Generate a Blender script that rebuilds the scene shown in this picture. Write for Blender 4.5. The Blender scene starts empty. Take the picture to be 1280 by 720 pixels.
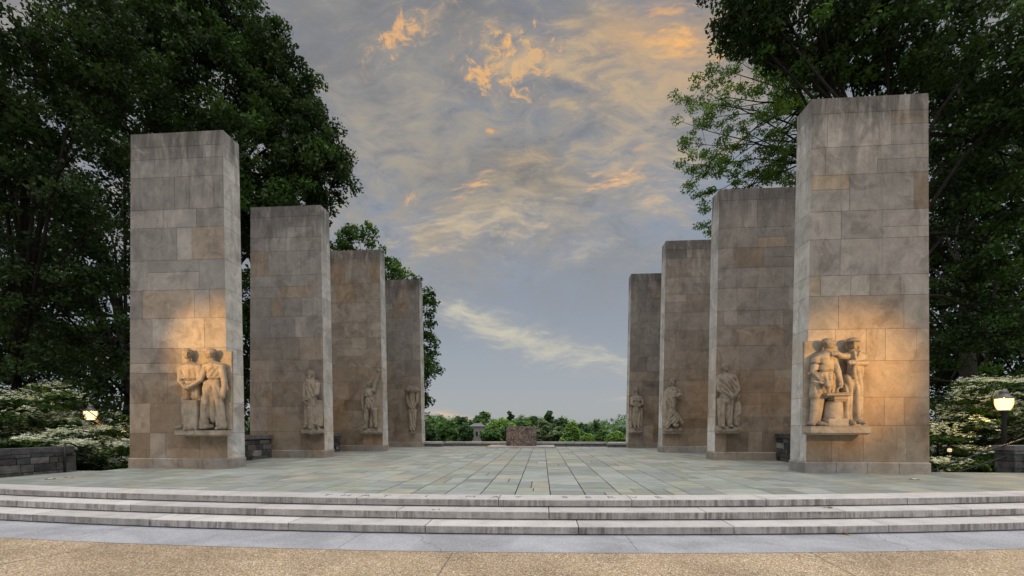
import bpy, bmesh, math, random
import numpy as np
from mathutils import Vector, Matrix, Euler

random.seed(7)
RNG = np.random.default_rng(11)
scene = bpy.context.scene
COL = scene.collection
R = math.radians

# ------------------------------------------------------------------ camera numbers
FPX, HORIZ, YAW = 530.1, 532.2, 0.071          # focal length and horizon in 1280 px, yaw to the left
CAM = Vector((1.1124, 0.0, 1.28))              # z = 0 is the terrace, 1.28 m below the eye
CY, SY = math.cos(YAW), math.sin(YAW)

def W(px, py, d):
    """a point of the place seen at photo pixel (px,py), d metres deep"""
    xc = (px - 640) / FPX * d
    z = CAM.z + (HORIZ - py) / FPX * d
    return Vector((CAM.x + CY * xc - SY * d, SY * xc + CY * d, z))

# ------------------------------------------------------------------ object helpers
def tag(o, label=None, cat=None, group=None, kind=None):
    if label: o['label'] = label
    if cat: o['category'] = cat
    if group: o['group'] = group
    if kind: o['kind'] = kind
    return o

def thing(name, label, cat, loc=(0, 0, 0), group=None):
    o = bpy.data.objects.new(name, None)
    o.empty_display_size = .2
    COL.objects.link(o)
    o.location = loc; o['kind'] = 'thing'
    return tag(o, label, cat, group)

class MB:
    """collects faces (with an optional colour each) into one mesh"""
    def __init__(s):
        s.v = []; s.f = []; s.c = []
    def add(s, vs, fs, col=None):
        n = len(s.v)
        s.v += [tuple(p) for p in vs]
        for f in fs:
            s.f.append(tuple(i + n for i in f)); s.c.append(col or (1, 1, 1))
    def box(s, lo, hi, col=None):
        x0, y0, z0 = lo; x1, y1, z1 = hi
        s.add([(x0,y0,z0),(x1,y0,z0),(x1,y1,z0),(x0,y1,z0),(x0,y0,z1),(x1,y0,z1),(x1,y1,z1),(x0,y1,z1)],
              [(0,3,2,1),(4,5,6,7),(0,1,5,4),(1,2,6,5),(2,3,7,6),(3,0,4,7)], col)
    def tube(s, pts, rad, n=8, col=None, cap=True):
        pts = [Vector(p) for p in pts]
        rad = rad if hasattr(rad, '__len__') else [rad] * len(pts)
        vs = []; fs = []
        for i, p in enumerate(pts):
            d = (pts[min(i + 1, len(pts) - 1)] - pts[max(i - 1, 0)]).normalized()
            a = d.cross(Vector((0, 0, 1)))
            if a.length < .05: a = d.cross(Vector((1, 0, 0)))
            a.normalize(); b = d.cross(a)
            for j in range(n):
                t = 2 * math.pi * j / n
                vs.append(p + (a * math.cos(t) + b * math.sin(t)) * rad[i])
        for i in range(len(pts) - 1):
            for j in range(n):
                k = (j + 1) % n
                fs.append((i*n+j, i*n+k, (i+1)*n+k, (i+1)*n+j))
        if cap:
            fs.append(tuple(range(n))[::-1]); fs.append(tuple((len(pts)-1)*n + j for j in range(n)))
        s.add(vs, fs, col)
    def lathe(s, prof, c=(0, 0, 0), n=24, col=None):
        vs = []; fs = []
        for r, z in prof:
            for j in range(n):
                t = 2 * math.pi * j / n
                vs.append((c[0] + r * math.cos(t), c[1] + r * math.sin(t), c[2] + z))
        for i in range(len(prof) - 1):
            for j in range(n):
                k = (j + 1) % n
                fs.append((i*n+j, i*n+k, (i+1)*n+k, (i+1)*n+j))
        s.add(vs, fs, col)
    def build(s, name, m, parent=None, smooth=False, off=(0, 0, 0)):
        me = bpy.data.meshes.new(name)
        v = np.array(s.v, dtype=float) - np.array(off)
        me.from_pydata(v.tolist(), [], s.f)
        at = me.color_attributes.new('tone', 'FLOAT_COLOR', 'CORNER')
        cols = np.ones((len(me.loops), 4), np.float32); i = 0
        for f, c in zip(s.f, s.c):
            cols[i:i+len(f), :3] = c; i += len(f)
        at.data.foreach_set('color', cols.ravel())
        bm = bmesh.new(); bm.from_mesh(me); bmesh.ops.recalc_face_normals(bm, faces=bm.faces); bm.to_mesh(me); bm.free()
        return link(name, me, m, parent, smooth)

def link(name, me, m, parent=None, smooth=False):
    if m: me.materials.append(m)
    if smooth: me.polygons.foreach_set('use_smooth', [True] * len(me.polygons))
    o = bpy.data.objects.new(name, me)
    COL.objects.link(o)
    if parent: o.parent = parent
    return o

def np_mesh(name, verts, quads, cols=None, m=None, parent=None, smooth=False):
    """mesh straight from numpy arrays; cols is one rgb per face"""
    me = bpy.data.meshes.new(name)
    n = len(quads); k = quads.shape[1]
    me.vertices.add(len(verts)); me.vertices.foreach_set('co', np.ascontiguousarray(verts, np.float32).ravel())
    me.loops.add(n * k); me.loops.foreach_set('vertex_index', np.ascontiguousarray(quads, np.int32).ravel())
    me.polygons.add(n); me.polygons.foreach_set('loop_start', np.arange(0, n * k, k, dtype=np.int32))
    me.update(calc_edges=True)
    if cols is not None:
        at = me.color_attributes.new('tone', 'FLOAT_COLOR', 'CORNER')
        c = np.ones((n, k, 4), np.float32); c[:, :, :3] = cols[:, None, :]
        at.data.foreach_set('color', c.ravel())
    me.validate()
    return link(name, me, m, parent, smooth)

# ------------------------------------------------------------------ material helpers
class NT:
    def __init__(s, tree): s.t = tree
    def n(s, kind, props=None, **ins):
        nd = s.t.nodes.new(kind)
        for k, v in (props or {}).items(): setattr(nd, k, v)
        for k, v in ins.items():
            key = int(k[1:]) if k[0] == 'i' and k[1:].isdigit() else k.replace('_', ' ')
            s.set(nd.inputs[key], v)
        return nd
    def set(s, sock, v):
        if isinstance(v, bpy.types.NodeSocket): s.t.links.new(v, sock)
        elif isinstance(v, bpy.types.Node): s.t.links.new(v.outputs[0], sock)
        else:
            if sock.type == 'RGBA' and len(v) == 3: v = (*v, 1)
            sock.default_value = v
    def math(s, op, a, b=0.0, c=None, clamp=False):
        kw = dict(i0=a, i1=b)
        if c is not None: kw['i2'] = c
        return s.n('ShaderNodeMath', dict(operation=op, use_clamp=clamp), **kw).outputs[0]
    def ramp(s, x, a, b, lo=0., hi=1., smooth=True):
        return s.n('ShaderNodeMapRange', dict(interpolation_type='SMOOTHSTEP' if smooth else 'LINEAR', clamp=True) if smooth else dict(clamp=True),
                   i0=x, i1=a, i2=b, i3=lo, i4=hi).outputs[0]
    def mix(s, f, a, b, mode='MIX'):
        nd = s.n('ShaderNodeMix', dict(data_type='RGBA', blend_type=mode, clamp_factor=True))
        s.set(nd.inputs[0], f); s.set(nd.inputs[6], a); s.set(nd.inputs[7], b)
        return nd.outputs[2]
    def noise(s, vec, scale, detail=4., rough=.55, dist=0.):
        return s.n('ShaderNodeTexNoise', None, Vector=vec, Scale=scale, Detail=detail, Roughness=rough, Distortion=dist).outputs[0]
    def scale(s, vec, xyz):
        return s.n('ShaderNodeVectorMath', dict(operation='MULTIPLY'), i0=vec, i1=xyz).outputs[0]

def mat(name, fn, rough=.85, spec=.25, bump=None):
    m = bpy.data.materials.new(name); m.use_nodes = True
    t = m.node_tree; t.nodes.clear(); N = NT(t)
    out = t.nodes.new('ShaderNodeOutputMaterial')
    b = N.n('ShaderNodeBsdfPrincipled', None, Roughness=rough)
    b.inputs['Specular IOR Level'].default_value = spec
    N.set(out.inputs[0], b)
    geo = N.n('ShaderNodeNewGeometry'); 
    res = fn(N, geo.outputs['Position'], b)
    col, h = res if isinstance(res, tuple) else (res, None)
    if col is not None: N.set(b.inputs['Base Color'], col)
    if h is not None:
        bp = N.n('ShaderNodeBump', None, Strength=h[1], Distance=h[2], Height=h[0])
        N.set(b.inputs['Normal'], bp)
    return m

def tone(N): return N.n('ShaderNodeAttribute', dict(attribute_name='tone')).outputs[0]

def m_plain(name, c, rough=.6, spec=.3, metal=0.):
    def f(N, P, b):
        b.inputs['Metallic'].default_value = metal
        v = N.ramp(N.noise(P, 9., 4.), .3, .7, .8, 1.15)
        return N.mix(1., c, N.n('ShaderNodeCombineColor', None, i0=v, i1=v, i2=v).outputs[0], 'MULTIPLY')
    return mat(name, f, rough, spec)

def grey(N, v): return N.n('ShaderNodeCombineColor', None, i0=v, i1=v, i2=v).outputs[0]

def f_pylon(N, P, b):
    c = tone(N)
    xyz = N.n('ShaderNodeSeparateXYZ', None, i0=P)
    z = xyz.outputs[2]
    big = N.noise(P, .55, 5., .6)
    mid = N.noise(P, 2.3, 6., .65, .6)
    fine = N.noise(P, 38., 3., .7)
    streak = N.noise(N.scale(P, (2.2, 2.2, .42)), 1.5, 8., .7, 1.)
    c = N.mix(1., c, grey(N, N.ramp(mid, .25, .75, .78, 1.2)), 'MULTIPLY')
    c = N.mix(1., c, grey(N, N.ramp(fine, .2, .8, .88, 1.1)), 'MULTIPLY')
    # brown water stains in the lower half
    low = N.ramp(z, 5.2, 2.2)
    st = N.math('MULTIPLY', N.ramp(big, .45, .62), N.math('MULTIPLY', low, .45))
    c = N.mix(st, c, N.mix(1., c, (.98, .74, .50), 'MULTIPLY'))
    # soot at the head of the pylon, running down in streaks
    up = N.ramp(z, 5.0, 10.0)
    so = N.math('MULTIPLY', N.ramp(streak, .38, .68), up)
    c = N.mix(N.math('MULTIPLY', so, .55), c, (.105, .10, .10))
    cap = N.math('MULTIPLY', N.ramp(z, 8.9, 9.9), N.ramp(streak, .25, .6))
    c = N.mix(N.math('MULTIPLY', cap, .7), c, (.085, .08, .078))
    blot = N.noise(N.scale(P, (1., 1., .7)), 1.25, 8., .72, .9)
    c = N.mix(N.math('MULTIPLY', N.ramp(blot, .50, .64), .5), c, N.mix(1., c, (.50, .48, .47), 'MULTIPLY'))
    rust = N.math('MULTIPLY', N.ramp(N.noise(N.scale(P, (1.6, 1.6, .5)), 1.9, 7., .7, 1.3), .58, .70), N.ramp(z, 7., 3.))
    c = N.mix(N.math('MULTIPLY', rust, .42), c, (.25, .165, .10))
    drip = N.ramp(N.noise(N.scale(P, (7., 7., .3)), 1.4, 5., .6), .60, .72)
    c = N.mix(N.math('MULTIPLY', N.math('MULTIPLY', drip, N.ramp(big, .35, .6)), .35), c, (.13, .115, .10))
    # pale lime blooms
    bl = N.ramp(N.noise(P, 1.1, 5., .7, 1.2), .60, .74)
    c = N.mix(N.math('MULTIPLY', bl, .38), c, (.52, .48, .44))
    return c, (N.math('ADD', N.math('MULTIPLY', fine, .4), mid), .35, .02)

def f_relief(N, P, b):
    mid = N.noise(P, 4., 6., .65, .5)
    fine = N.noise(P, 45., 3., .7)
    c = N.mix(N.ramp(mid, .3, .7), (.30, .25, .19), (.45, .385, .31))
    c = N.mix(1., c, grey(N, N.ramp(fine, .2, .8, .85, 1.12)), 'MULTIPLY')
    soot = N.ramp(N.noise(N.scale(P, (1.5, 1.5, .9)), 3.1, 5., .6, .8), .55, .72)
    c = N.mix(N.math('MULTIPLY', soot, .6), c, (.13, .115, .10))
    nz = N.n('ShaderNodeSeparateXYZ', None, i0=N.n('ShaderNodeNewGeometry').outputs['Normal']).outputs[2]
    gz = N.n('ShaderNodeSeparateXYZ', None, i0=N.n('ShaderNodeTexCoord').outputs['Generated']).outputs[2]
    crown_ = N.math('MULTIPLY', N.ramp(gz, .74, .95), N.ramp(mid, .25, .6, .45, 1.))       # rain and soot have blackened the heads
    c = N.mix(N.math('MULTIPLY', crown_, .3), c, (.10, .088, .078))
    lie = N.math('MULTIPLY', N.ramp(nz, .05, .6), N.ramp(mid, .3, .6, .3, 1.))   # soot that settled on ledges, heads and shoulders
    c = N.mix(N.math('MULTIPLY', lie, .88), c, (.10, .088, .08))
    return c, (fine, .25, .01)

def f_slab(N, P, b):
    c = tone(N)
    st = N.noise(N.scale(P, (1.4, 4.5, 1)), 1.3, 6., .65, .7)
    fine = N.noise(P, 26., 4., .7)
    big = N.noise(P, .38, 4., .6)
    c = N.mix(1., c, grey(N, N.ramp(st, .25, .75, .74, 1.2)), 'MULTIPLY')
    c = N.mix(1., c, grey(N, N.ramp(fine, .2, .8, .86, 1.12)), 'MULTIPLY')
    c = N.mix(N.math('MULTIPLY', N.ramp(N.noise(P, .9, 5., .6, 1.), .58, .72), .45), c, (.34, .27, .18))
    c = N.mix(N.math('MULTIPLY', N.ramp(big, .52, .72), .35), c, (.15, .165, .16))
    N.set(b.inputs['Roughness'], N.ramp(fine, .2, .8, .55, .85))
    return c, (N.math('ADD', st, N.math('MULTIPLY', fine, .3)), .35, .012)

def f_step(N, P, b):
    c = tone(N)
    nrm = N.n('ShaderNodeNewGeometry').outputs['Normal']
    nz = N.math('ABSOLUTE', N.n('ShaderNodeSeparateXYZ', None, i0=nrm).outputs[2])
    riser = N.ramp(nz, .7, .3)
    sp = N.n('ShaderNodeTexVoronoi', None, Vector=P, Scale=110.).outputs['Color']
    spv = N.n('ShaderNodeSeparateColor', None, i0=sp).outputs[0]
    c = N.mix(1., c, grey(N, N.ramp(spv, 0., 1., .84, 1.14, False)), 'MULTIPLY')
    streak = N.noise(N.scale(P, (8., .6, .7)), 1.6, 7., .75, .4)
    patch = N.noise(N.scale(P, (1., 1., 5.)), .62, 5., .65)
    d = N.math('MULTIPLY', N.ramp(streak, .38, .62), N.ramp(patch, .38, .58, .18, 1.))
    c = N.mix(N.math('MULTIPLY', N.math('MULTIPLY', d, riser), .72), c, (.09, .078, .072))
    c = N.mix(N.math('MULTIPLY', riser, .6), c, N.mix(1., c, (.74, .71, .69), 'MULTIPLY'))   # upright faces darker: grime plus shade put into the colour
    wear = N.ramp(N.noise(P, 2.2, 5., .6, .6), .4, .75, 1.06, .82)
    c = N.mix(1., c, grey(N, wear), 'MULTIPLY')
    return c, (spv, .12, .004)

def f_apron(N, P, b):
    sp = N.n('ShaderNodeTexVoronoi', None, Vector=P, Scale=85.).outputs['Color']
    v = N.n('ShaderNodeSeparateColor', None, i0=sp).outputs[0]
    c = N.mix(N.ramp(v, .0, 1., 0, 1, False), (.305, .32, .35), (.43, .44, .48))
    c = N.mix(N.ramp(N.noise(P, 60., 2., .5), .62, .68, 0, .7), c, (.13, .13, .14))
    c = N.mix(1., c, grey(N, N.ramp(N.noise(P, .9, 6., .65, .5), .3, .7, .78, 1.12)), 'MULTIPLY')
    crk = N.n('ShaderNodeTexVoronoi', dict(feature='DISTANCE_TO_EDGE'), Vector=N.n('ShaderNodeVectorMath', dict(operation='ADD'), i0=P, i1=N.scale(N.n('ShaderNodeTexNoise', None, Vector=P, Scale=2.5).outputs[1], (.5, .5, .5))).outputs[0], Scale=.16).outputs[0]
    c = N.mix(N.ramp(crk, .0025, .0008, 0, .5), c, (.12, .12, .125))
    return c, (v, .2, .004)

def f_gravel(N, P, b):
    vo = N.n('ShaderNodeTexVoronoi', None, Vector=P, Scale=72., Randomness=1.)
    v = N.n('ShaderNodeSeparateColor', None, i0=vo.outputs['Color'])
    c = N.mix(v.outputs[0], (.30, .215, .125), (.60, .475, .325))
    c = N.mix(N.ramp(v.outputs[1], .80, .9), c, (.74, .68, .58))
    c = N.mix(N.ramp(v.outputs[2], .80, .9), c, (.16, .10, .06))
    c = N.mix(N.ramp(vo.outputs['Distance'], .45, .8), c, (.27, .20, .13))
    big = N.noise(P, .8, 6., .65, .4)
    c = N.mix(1., c, grey(N, N.ramp(big, .3, .7, .74, 1.16)), 'MULTIPLY')
    c = N.mix(N.math('MULTIPLY', N.ramp(N.noise(P, .35, 4., .6, .8), .5, .68), .35), c, (.30, .24, .17))
    return c, (N.math('SUBTRACT', 1., vo.outputs['Distance']), .6, .008)

def f_rubble(N, P, b):
    c = tone(N)
    m = N.noise(P, 7., 6., .7, .4)
    c = N.mix(1., c, grey(N, N.ramp(m, .25, .75, .55, 1.35)), 'MULTIPLY')
    return c, (m, .9, .05)

def f_marble(N, P, b):
    w = N.noise(P, 1.7, 7., .72, 2.2)
    v2 = N.noise(N.scale(P, (1., 1., 1.4)), 3.4, 7., .7, 3.)
    c = N.mix(N.ramp(w, .38, .6), (.035, .032, .042), (.13, .105, .095))
    c = N.mix(N.ramp(v2, .52, .60, 0, .9), c, (.36, .29, .23))
    c = N.mix(N.ramp(N.noise(P, 2.6, 6., .7, 2.6), .58, .64, 0, .8), c, (.03, .03, .045))
    c = N.mix(N.ramp(N.noise(P, 4.4, 6., .7, 3.4), .62, .67, 0, .7), c, (.46, .42, .38))
    return c

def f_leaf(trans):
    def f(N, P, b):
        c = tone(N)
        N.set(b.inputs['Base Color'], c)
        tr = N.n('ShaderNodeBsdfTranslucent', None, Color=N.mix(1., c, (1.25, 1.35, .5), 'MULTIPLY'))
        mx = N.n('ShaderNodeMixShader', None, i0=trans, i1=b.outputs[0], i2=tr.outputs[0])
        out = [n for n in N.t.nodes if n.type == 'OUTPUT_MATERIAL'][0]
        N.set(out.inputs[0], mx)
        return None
    return f

def f_bark(N, P, b):
    m = N.noise(N.scale(P, (6, 6, 1.2)), 2., 6., .7)
    return N.mix(N.ramp(m, .3, .7), (.010, .0085, .007), (.032, .027, .022)), (m, .8, .04)

def f_lawn(N, P, b):
    m = N.noise(P, 3., 6., .7)
    return N.mix(N.ramp(m, .3, .7), (.012, .022, .008), (.035, .055, .018)), (m, .8, .06)

def f_concrete(N, P, b):
    m = N.noise(P, 1.5, 6., .65)
    return N.mix(N.ramp(m, .3, .7), (.30, .29, .28), (.44, .43, .42))

M = dict(
    pylon=mat('pylon_limestone', f_pylon), relief=mat('carved_limestone', f_relief),
    slab=mat('bluestone', f_slab, .7, .35), step=mat('granite_step', f_step, .8), apron=mat('apron_concrete', f_apron),
    gravel=mat('exposed_aggregate', f_gravel), rubble=mat('rubble_stone', f_rubble, .9), marble=mat('veined_marble', f_marble, .35, .4),
    leaf=mat('leaf', f_leaf(.28), .55, .25), bark=mat('bark', f_bark, .9), lawn=mat('lawn_ground', f_lawn, .9),
    petal=mat('white_bract', f_leaf(.2), .6, .2),
    concrete=mat('pale_concrete', f_concrete),
    iron=m_plain('dark_iron', (.022, .021, .022), .5, .4), capmetal=m_plain('grey_lamp_metal', (.16, .155, .15), .45, .4, .3),
    letter=m_plain('letter_shadow', (.10, .095, .09), .9), litter=m_plain('dry_leaf', (.22, .12, .045), .8),
    brick=m_plain('grey_building_stone', (.25, .24, .23), .9), roof=m_plain('slate_roof', (.17, .18, .20), .8),
    white=m_plain('white_wall', (.62, .62, .62), .8), dark=m_plain('dark_window', (.04, .045, .05), .3),
)
def m_emit(name, c, s, glass=False):
    m = bpy.data.materials.new(name); m.use_nodes = True; t = m.node_tree; t.nodes.clear(); N = NT(t)
    o = t.nodes.new('ShaderNodeOutputMaterial')
    lw = N.n('ShaderNodeLayerWeight', None, Blend=.35).outputs['Facing']
    nz = N.noise(N.n('ShaderNodeNewGeometry').outputs['Position'], 11., 3.)
    c = N.mix(N.ramp(lw, .15, .9), (1., .86, .52), c)
    e = N.n('ShaderNodeEmission', None, Color=c, Strength=N.math('MULTIPLY', s, N.ramp(nz, .2, .8, .8, 1.15)))
    if glass:
        e = N.n('ShaderNodeMixShader', None, i0=.4, i1=e.outputs[0], i2=N.n('ShaderNodeBsdfTransparent', None, Color=(1., .95, .85)).outputs[0])
    N.set(o.inputs[0], e); return m
M['globe'] = m_emit('lit_globe_glass', (1., .50, .12), .85, True)
M['pane'] = m_emit('lit_step_light_glass', (1., .72, .30), .75)
M['lens'] = m_emit('lit_ground_lens', (1., .80, .55), .45)

# ------------------------------------------------------------------ sky and sun
SUN_EL, SUN_AZ = 80., 180.       # high, a little behind the camera; azimuth from +Y towards -X
def build_world():
    w = bpy.data.worlds.new('World'); scene.world = w; w.use_nodes = True
    t = w.node_tree; t.nodes.clear(); N = NT(t)
    out = t.nodes.new('ShaderNodeOutputWorld')
    sky = N.n('ShaderNodeTexSky', dict(sky_type='NISHITA', sun_disc=False, sun_elevation=R(SUN_EL), sun_rotation=R(-SUN_AZ), altitude=600, dust_density=2.))
    d = N.n('ShaderNodeTexCoord').outputs['Generated']
    sp = N.n('ShaderNodeSeparateXYZ', None, i0=d)
    ay = N.math('MAXIMUM', N.math('ABSOLUTE', sp.outputs[1]), .08)
    s_ = N.math('DIVIDE', sp.outputs[0], ay); t_ = N.math('DIVIDE', sp.outputs[2], ay)
    st = N.n('ShaderNodeCombineXYZ', None, i0=s_, i1=t_, i2=0.).outputs[0]
    def gn(px, py):
        u, v = (px - 640) / FPX, (HORIZ - py) / FPX
        x, y = CY * u - SY, SY * u + CY
        return x / y, v / y
    # noises on the cloud sheet (finer wisps towards the zenith)
    warp = N.n('ShaderNodeTexNoise', None, Vector=st, Scale=2.2, Detail=4.).outputs[1]
    stw = N.n('ShaderNodeVectorMath', dict(operation='ADD'), i0=st, i1=N.scale(N.n('ShaderNodeVectorMath', dict(operation='SUBTRACT'), i0=warp, i1=(.5, .5, .5)).outputs[0], (.22, .22, 0))).outputs[0]
    n1 = N.noise(stw, 3.0, 8., .60)
    n2 = N.noise(N.n('ShaderNodeMapping', None, Vector=stw, Rotation=(0, 0, R(-35)), Scale=(1., 2.3, 1)).outputs[0], 4.2, 8., .62)
    n3 = N.noise(st, 24., 9., .68, .9)
    n4 = N.noise(N.n('ShaderNodeMapping', None, Vector=stw, Rotation=(0, 0, R(-28)), Scale=(1., 3.2, 1)).outputs[0], 15., 8., .65)
    # clear air: pale by the horizon, grey blue above
    base = N.mix(N.ramp(t_, .0, .34), (.40, .42, .435), (.30, .34, .40))
    base = N.mix(N.ramp(t_, .4, 1.0), base, (.235, .26, .305))
    base = N.mix(.12, base, N.mix(1., sky.outputs[0], (.1, .1, .1), 'MULTIPLY'))
    # grey veil
    veil = N.math('MULTIPLY', N.ramp(n1, .34, .66), N.ramp(t_, .12, .5))
    c = N.mix(N.math('MULTIPLY', veil, .75), base, (.285, .27, .255))
    wisp = N.math('MULTIPLY', N.ramp(n2, .50, .72), N.ramp(t_, .2, .55))
    c = N.mix(N.math('MULTIPLY', wisp, .55), c, (.43, .39, .33))
    n5 = N.noise(N.n('ShaderNodeMapping', None, Vector=stw, Rotation=(0, 0, R(-20)), Scale=(1., 2.0, 1)).outputs[0], 9., 9., .64, .4)
    ruf = N.math('MULTIPLY', N.ramp(t_, .25, .55), .48)
    c = N.mix(N.math('MULTIPLY', N.ramp(n5, .5, .68), ruf), c, (.41, .375, .33))
    c = N.mix(N.math('MULTIPLY', N.ramp(n5, .48, .32), ruf), c, (.20, .20, .205))
    def blob(px, py, a, b, rot, tex, amp, lo, hi, crisp=False):
        x, y = gn(px, py)
        v = N.n('ShaderNodeMapping', dict(vector_type='TEXTURE'), Vector=stw, Location=(x, y, 0), Rotation=(0, 0, R(rot)), Scale=(a / FPX, b / FPX, 1)).outputs[0]
        ln = N.n('ShaderNodeVectorMath', dict(operation='LENGTH'), i0=v).outputs[1]
        q = N.math('SUBTRACT', N.math('MULTIPLY', N.math('SUBTRACT', tex, .5), amp), ln)
        return N.ramp(q, lo - .45, hi + .1), (N.math('MULTIPLY', N.ramp(q, lo + .34, lo + 1.35), N.ramp(n3, .34, .6, .45, 1.)) if crisp else N.ramp(q, lo + .25, hi + .38))
    G = (.185, .175, .165); P_ = (.60, .49, .37); O = (.93, .46, .16); Y = (.62, .56, .42)
    for args, colr, core, k in (
        ((625, 215, 200, 80, 5, n1, 2.2, -1.2, .1), G, (.165, .155, .145), .7), ((380, 60, 130, 110, 0, n1, 2., -1.2, .1), (.21, .215, .235), (.19, .195, .21), .6),
        ((560, 20, 150, 55, 0, n2, 2., -1.2, .2), G, (.17, .165, .165), .6), ((760, 120, 70, 70, 0, n1, 2., -1.1, .2), G, G, .45),
        ((450, 150, 110, 70, -30, n5, 3., -1.2, .4), (.24, .235, .235), (.30, .28, .25), .6),
        ((560, 180, 200, 150, 10, n5, 4., -1.4, .5), (.33, .30, .26), (.40, .34, .26), .65),
        ((480, 180, 120, 120, -20, n5, 4.5, -1.3, .5), (.36, .34, .31), (.46, .40, .31), .6), ((640, 250, 150, 50, 20, n5, 5., -1.3, .4), (.36, .30, .22), (.52, .40, .25), .7),
        ((590, 292, 150, 36, 12, n4, 4.5, -1.1, .5), (.50, .43, .33), (.70, .55, .36), .9), ((660, 300, 60, 14, 0, n4, 4., -1., .4), (.52, .44, .33), (.70, .52, .33), .7),
        ((800, 150, 85, 120, -25, n5, 5., -1.3, .4), (.44, .37, .29), (.60, .47, .31), .8), ((760, 70, 90, 60, 0, n5, 5., -1.2, .4), (.46, .36, .26), (.66, .46, .25), .75),
        ((840, 45, 125, 65, -10, n2, 3.5, -1.3, .6), (.50, .36, .24), (.76, .46, .21), .9), ((835, 52, 85, 26, -6, n4, 3.5, -1.1, .3), (.74, .44, .20), (.98, .52, .18), .85),
        ((495, 48, 55, 28, 28, n3, 5.0, -.9, .35), (.56, .40, .25), (.95, .50, .19), .85), ((525, 30, 40, 20, 40, n3, 5., -1., .4), (.42, .34, .26), (.7, .45, .24), .6),
        ((618, 82, 62, 40, 12, n3, 6.0, -.9, .35), (.50, .36, .24), (.97, .52, .18), .9), ((665, 85, 50, 34, -10, n3, 6.5, -1.1, .4), (.44, .34, .24), (.90, .50, .2), .75), ((700, 70, 110, 45, 0, n5, 6., -1.2, .5), (.42, .34, .26), (.66, .48, .28), .65),
        ((775, 222, 70, 18, 5, n4, 4.5, -1.0, .4), (.58, .42, .28), (.93, .54, .24), .85), ((835, 257, 50, 24, -20, n4, 4., -1.0, .4), (.52, .43, .33), (.74, .54, .32), .8),
        ((590, 240, 48, 17, 35, n4, 4.5, -1.0, .3), (.50, .38, .25), (.88, .52, .25), .8), ((515, 250, 28, 13, 30, n3, 4., -.9, .3), (.50, .38, .25), (.88, .52, .25), .75), ((655, 195, 70, 16, 35, n4, 5., -1.1, .4), (.40, .33, .24), (.62, .44, .25), .6),
        ((610, 158, 16, 7, 0, n3, 3., -.9, .2), (.55, .38, .22), O, .7), ((800, 185, 17, 6, 10, n4, 3., -.9, .2), (.55, .38, .22), O, .6), ((820, 8, 60, 20, 0, n4, 4., -1., .3), (.6, .4, .22), O, .6),
        ((735, 320, 60, 15, 20, n4, 4., -1., .5), (.44, .42, .40), (.60, .52, .40), .7), ((700, 275, 80, 30, -10, n5, 4., -1.1, .4), (.34, .33, .33), (.46, .42, .37), .5),
        ((660, 425, 165, 20, -19, n4, 3.2, -1.4, .15), (.46, .45, .41), (.72, .66, .50), .85), ((600, 398, 80, 18, -16, n4, 2.6, -1.3, .1), (.48, .46, .40), (.72, .66, .48), .7), ((560, 513, 60, 8, -3, n4, 3., -1., .2), (.60, .50, .42), (.86, .58, .36), .8), ((770, 506, 30, 4, 8, n4, 2., -1., .2), (.55, .50, .46), (.72, .56, .44), .6),
    ):
        soft, hard = blob(*args, crisp=core[0] > .8)
        c = N.mix(N.math('MULTIPLY', soft, k * .43), c, colr); c = N.mix(N.math('MULTIPLY', hard, k * (1. if core[0] > .8 else .8)), c, core)
    bg = N.n('ShaderNodeBackground', None, Color=c, Strength=.46)
    N.set(out.inputs[0], bg)
build_world()

sl = bpy.data.lights.new('sun', 'SUN'); sl.energy = 1.5; sl.angle = R(92); sl.color = (1., .955, .91)
so = bpy.data.objects.new('sun', sl); COL.objects.link(so)
so.rotation_euler = Euler((R(90 - SUN_EL) * -1, 0, 0)).to_matrix().to_euler()
so.matrix_world = (Matrix.Rotation(R(-SUN_AZ), 4, 'Z') @ Matrix.Rotation(-R(90 - SUN_EL), 4, 'X'))

# ------------------------------------------------------------------ ground
ARC = Vector((-1.6, 67.31))      # centre of the curved steps
def arc_y(x, r): return ARC.y - math.sqrt(r * r - (x - ARC.x) ** 2)

def smooth(a, b, x):
    t = np.clip((x - a) / (b - a), 0, 1); return t * t * (3 - 2 * t)

def build_terrain():
    xs = np.unique(np.concatenate([np.linspace(-60, 60, 61), np.linspace(-900, 900, 31)]))
    ys = np.unique(np.concatenate([np.linspace(-60, 120, 91), np.linspace(-300, 1500, 31)]))
    X, Y = np.meshgrid(xs, ys, indexing='ij')
    Z = -.65 - .9 * smooth(12, 19, np.abs(X)) * smooth(9, 14, Y) - .6 * smooth(9, 13, Y) - 5.5 * smooth(29, 80, Y)
    Z += .12 * np.sin(X * .31 + Y * .17) * smooth(12, 30, np.abs(X))
    v = np.stack([X, Y, Z], -1).reshape(-1, 3)
    n, m = len(xs), len(ys)
    i = np.arange(n - 1)[:, None] * m + np.arange(m - 1)[None, :]
    q = np.stack([i, i + m, i + m + 1, i + 1], -1).reshape(-1, 4)
    tag(np_mesh('ground', v, q, None, M['lawn'], None, True), kind='structure')
build_terrain()

def ring(mb, r0, r1, z, x0, x1, n, col=None):
    for i in range(n):
        a, b = x0 + (x1 - x0) * i / n, x0 + (x1 - x0) * (i + 1) / n
        mb.add([(a, arc_y(a, r1), z), (b, arc_y(b, r1), z), (b, arc_y(b, r0), z), (a, arc_y(a, r0), z)], [(0, 1, 2, 3)], col)

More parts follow.
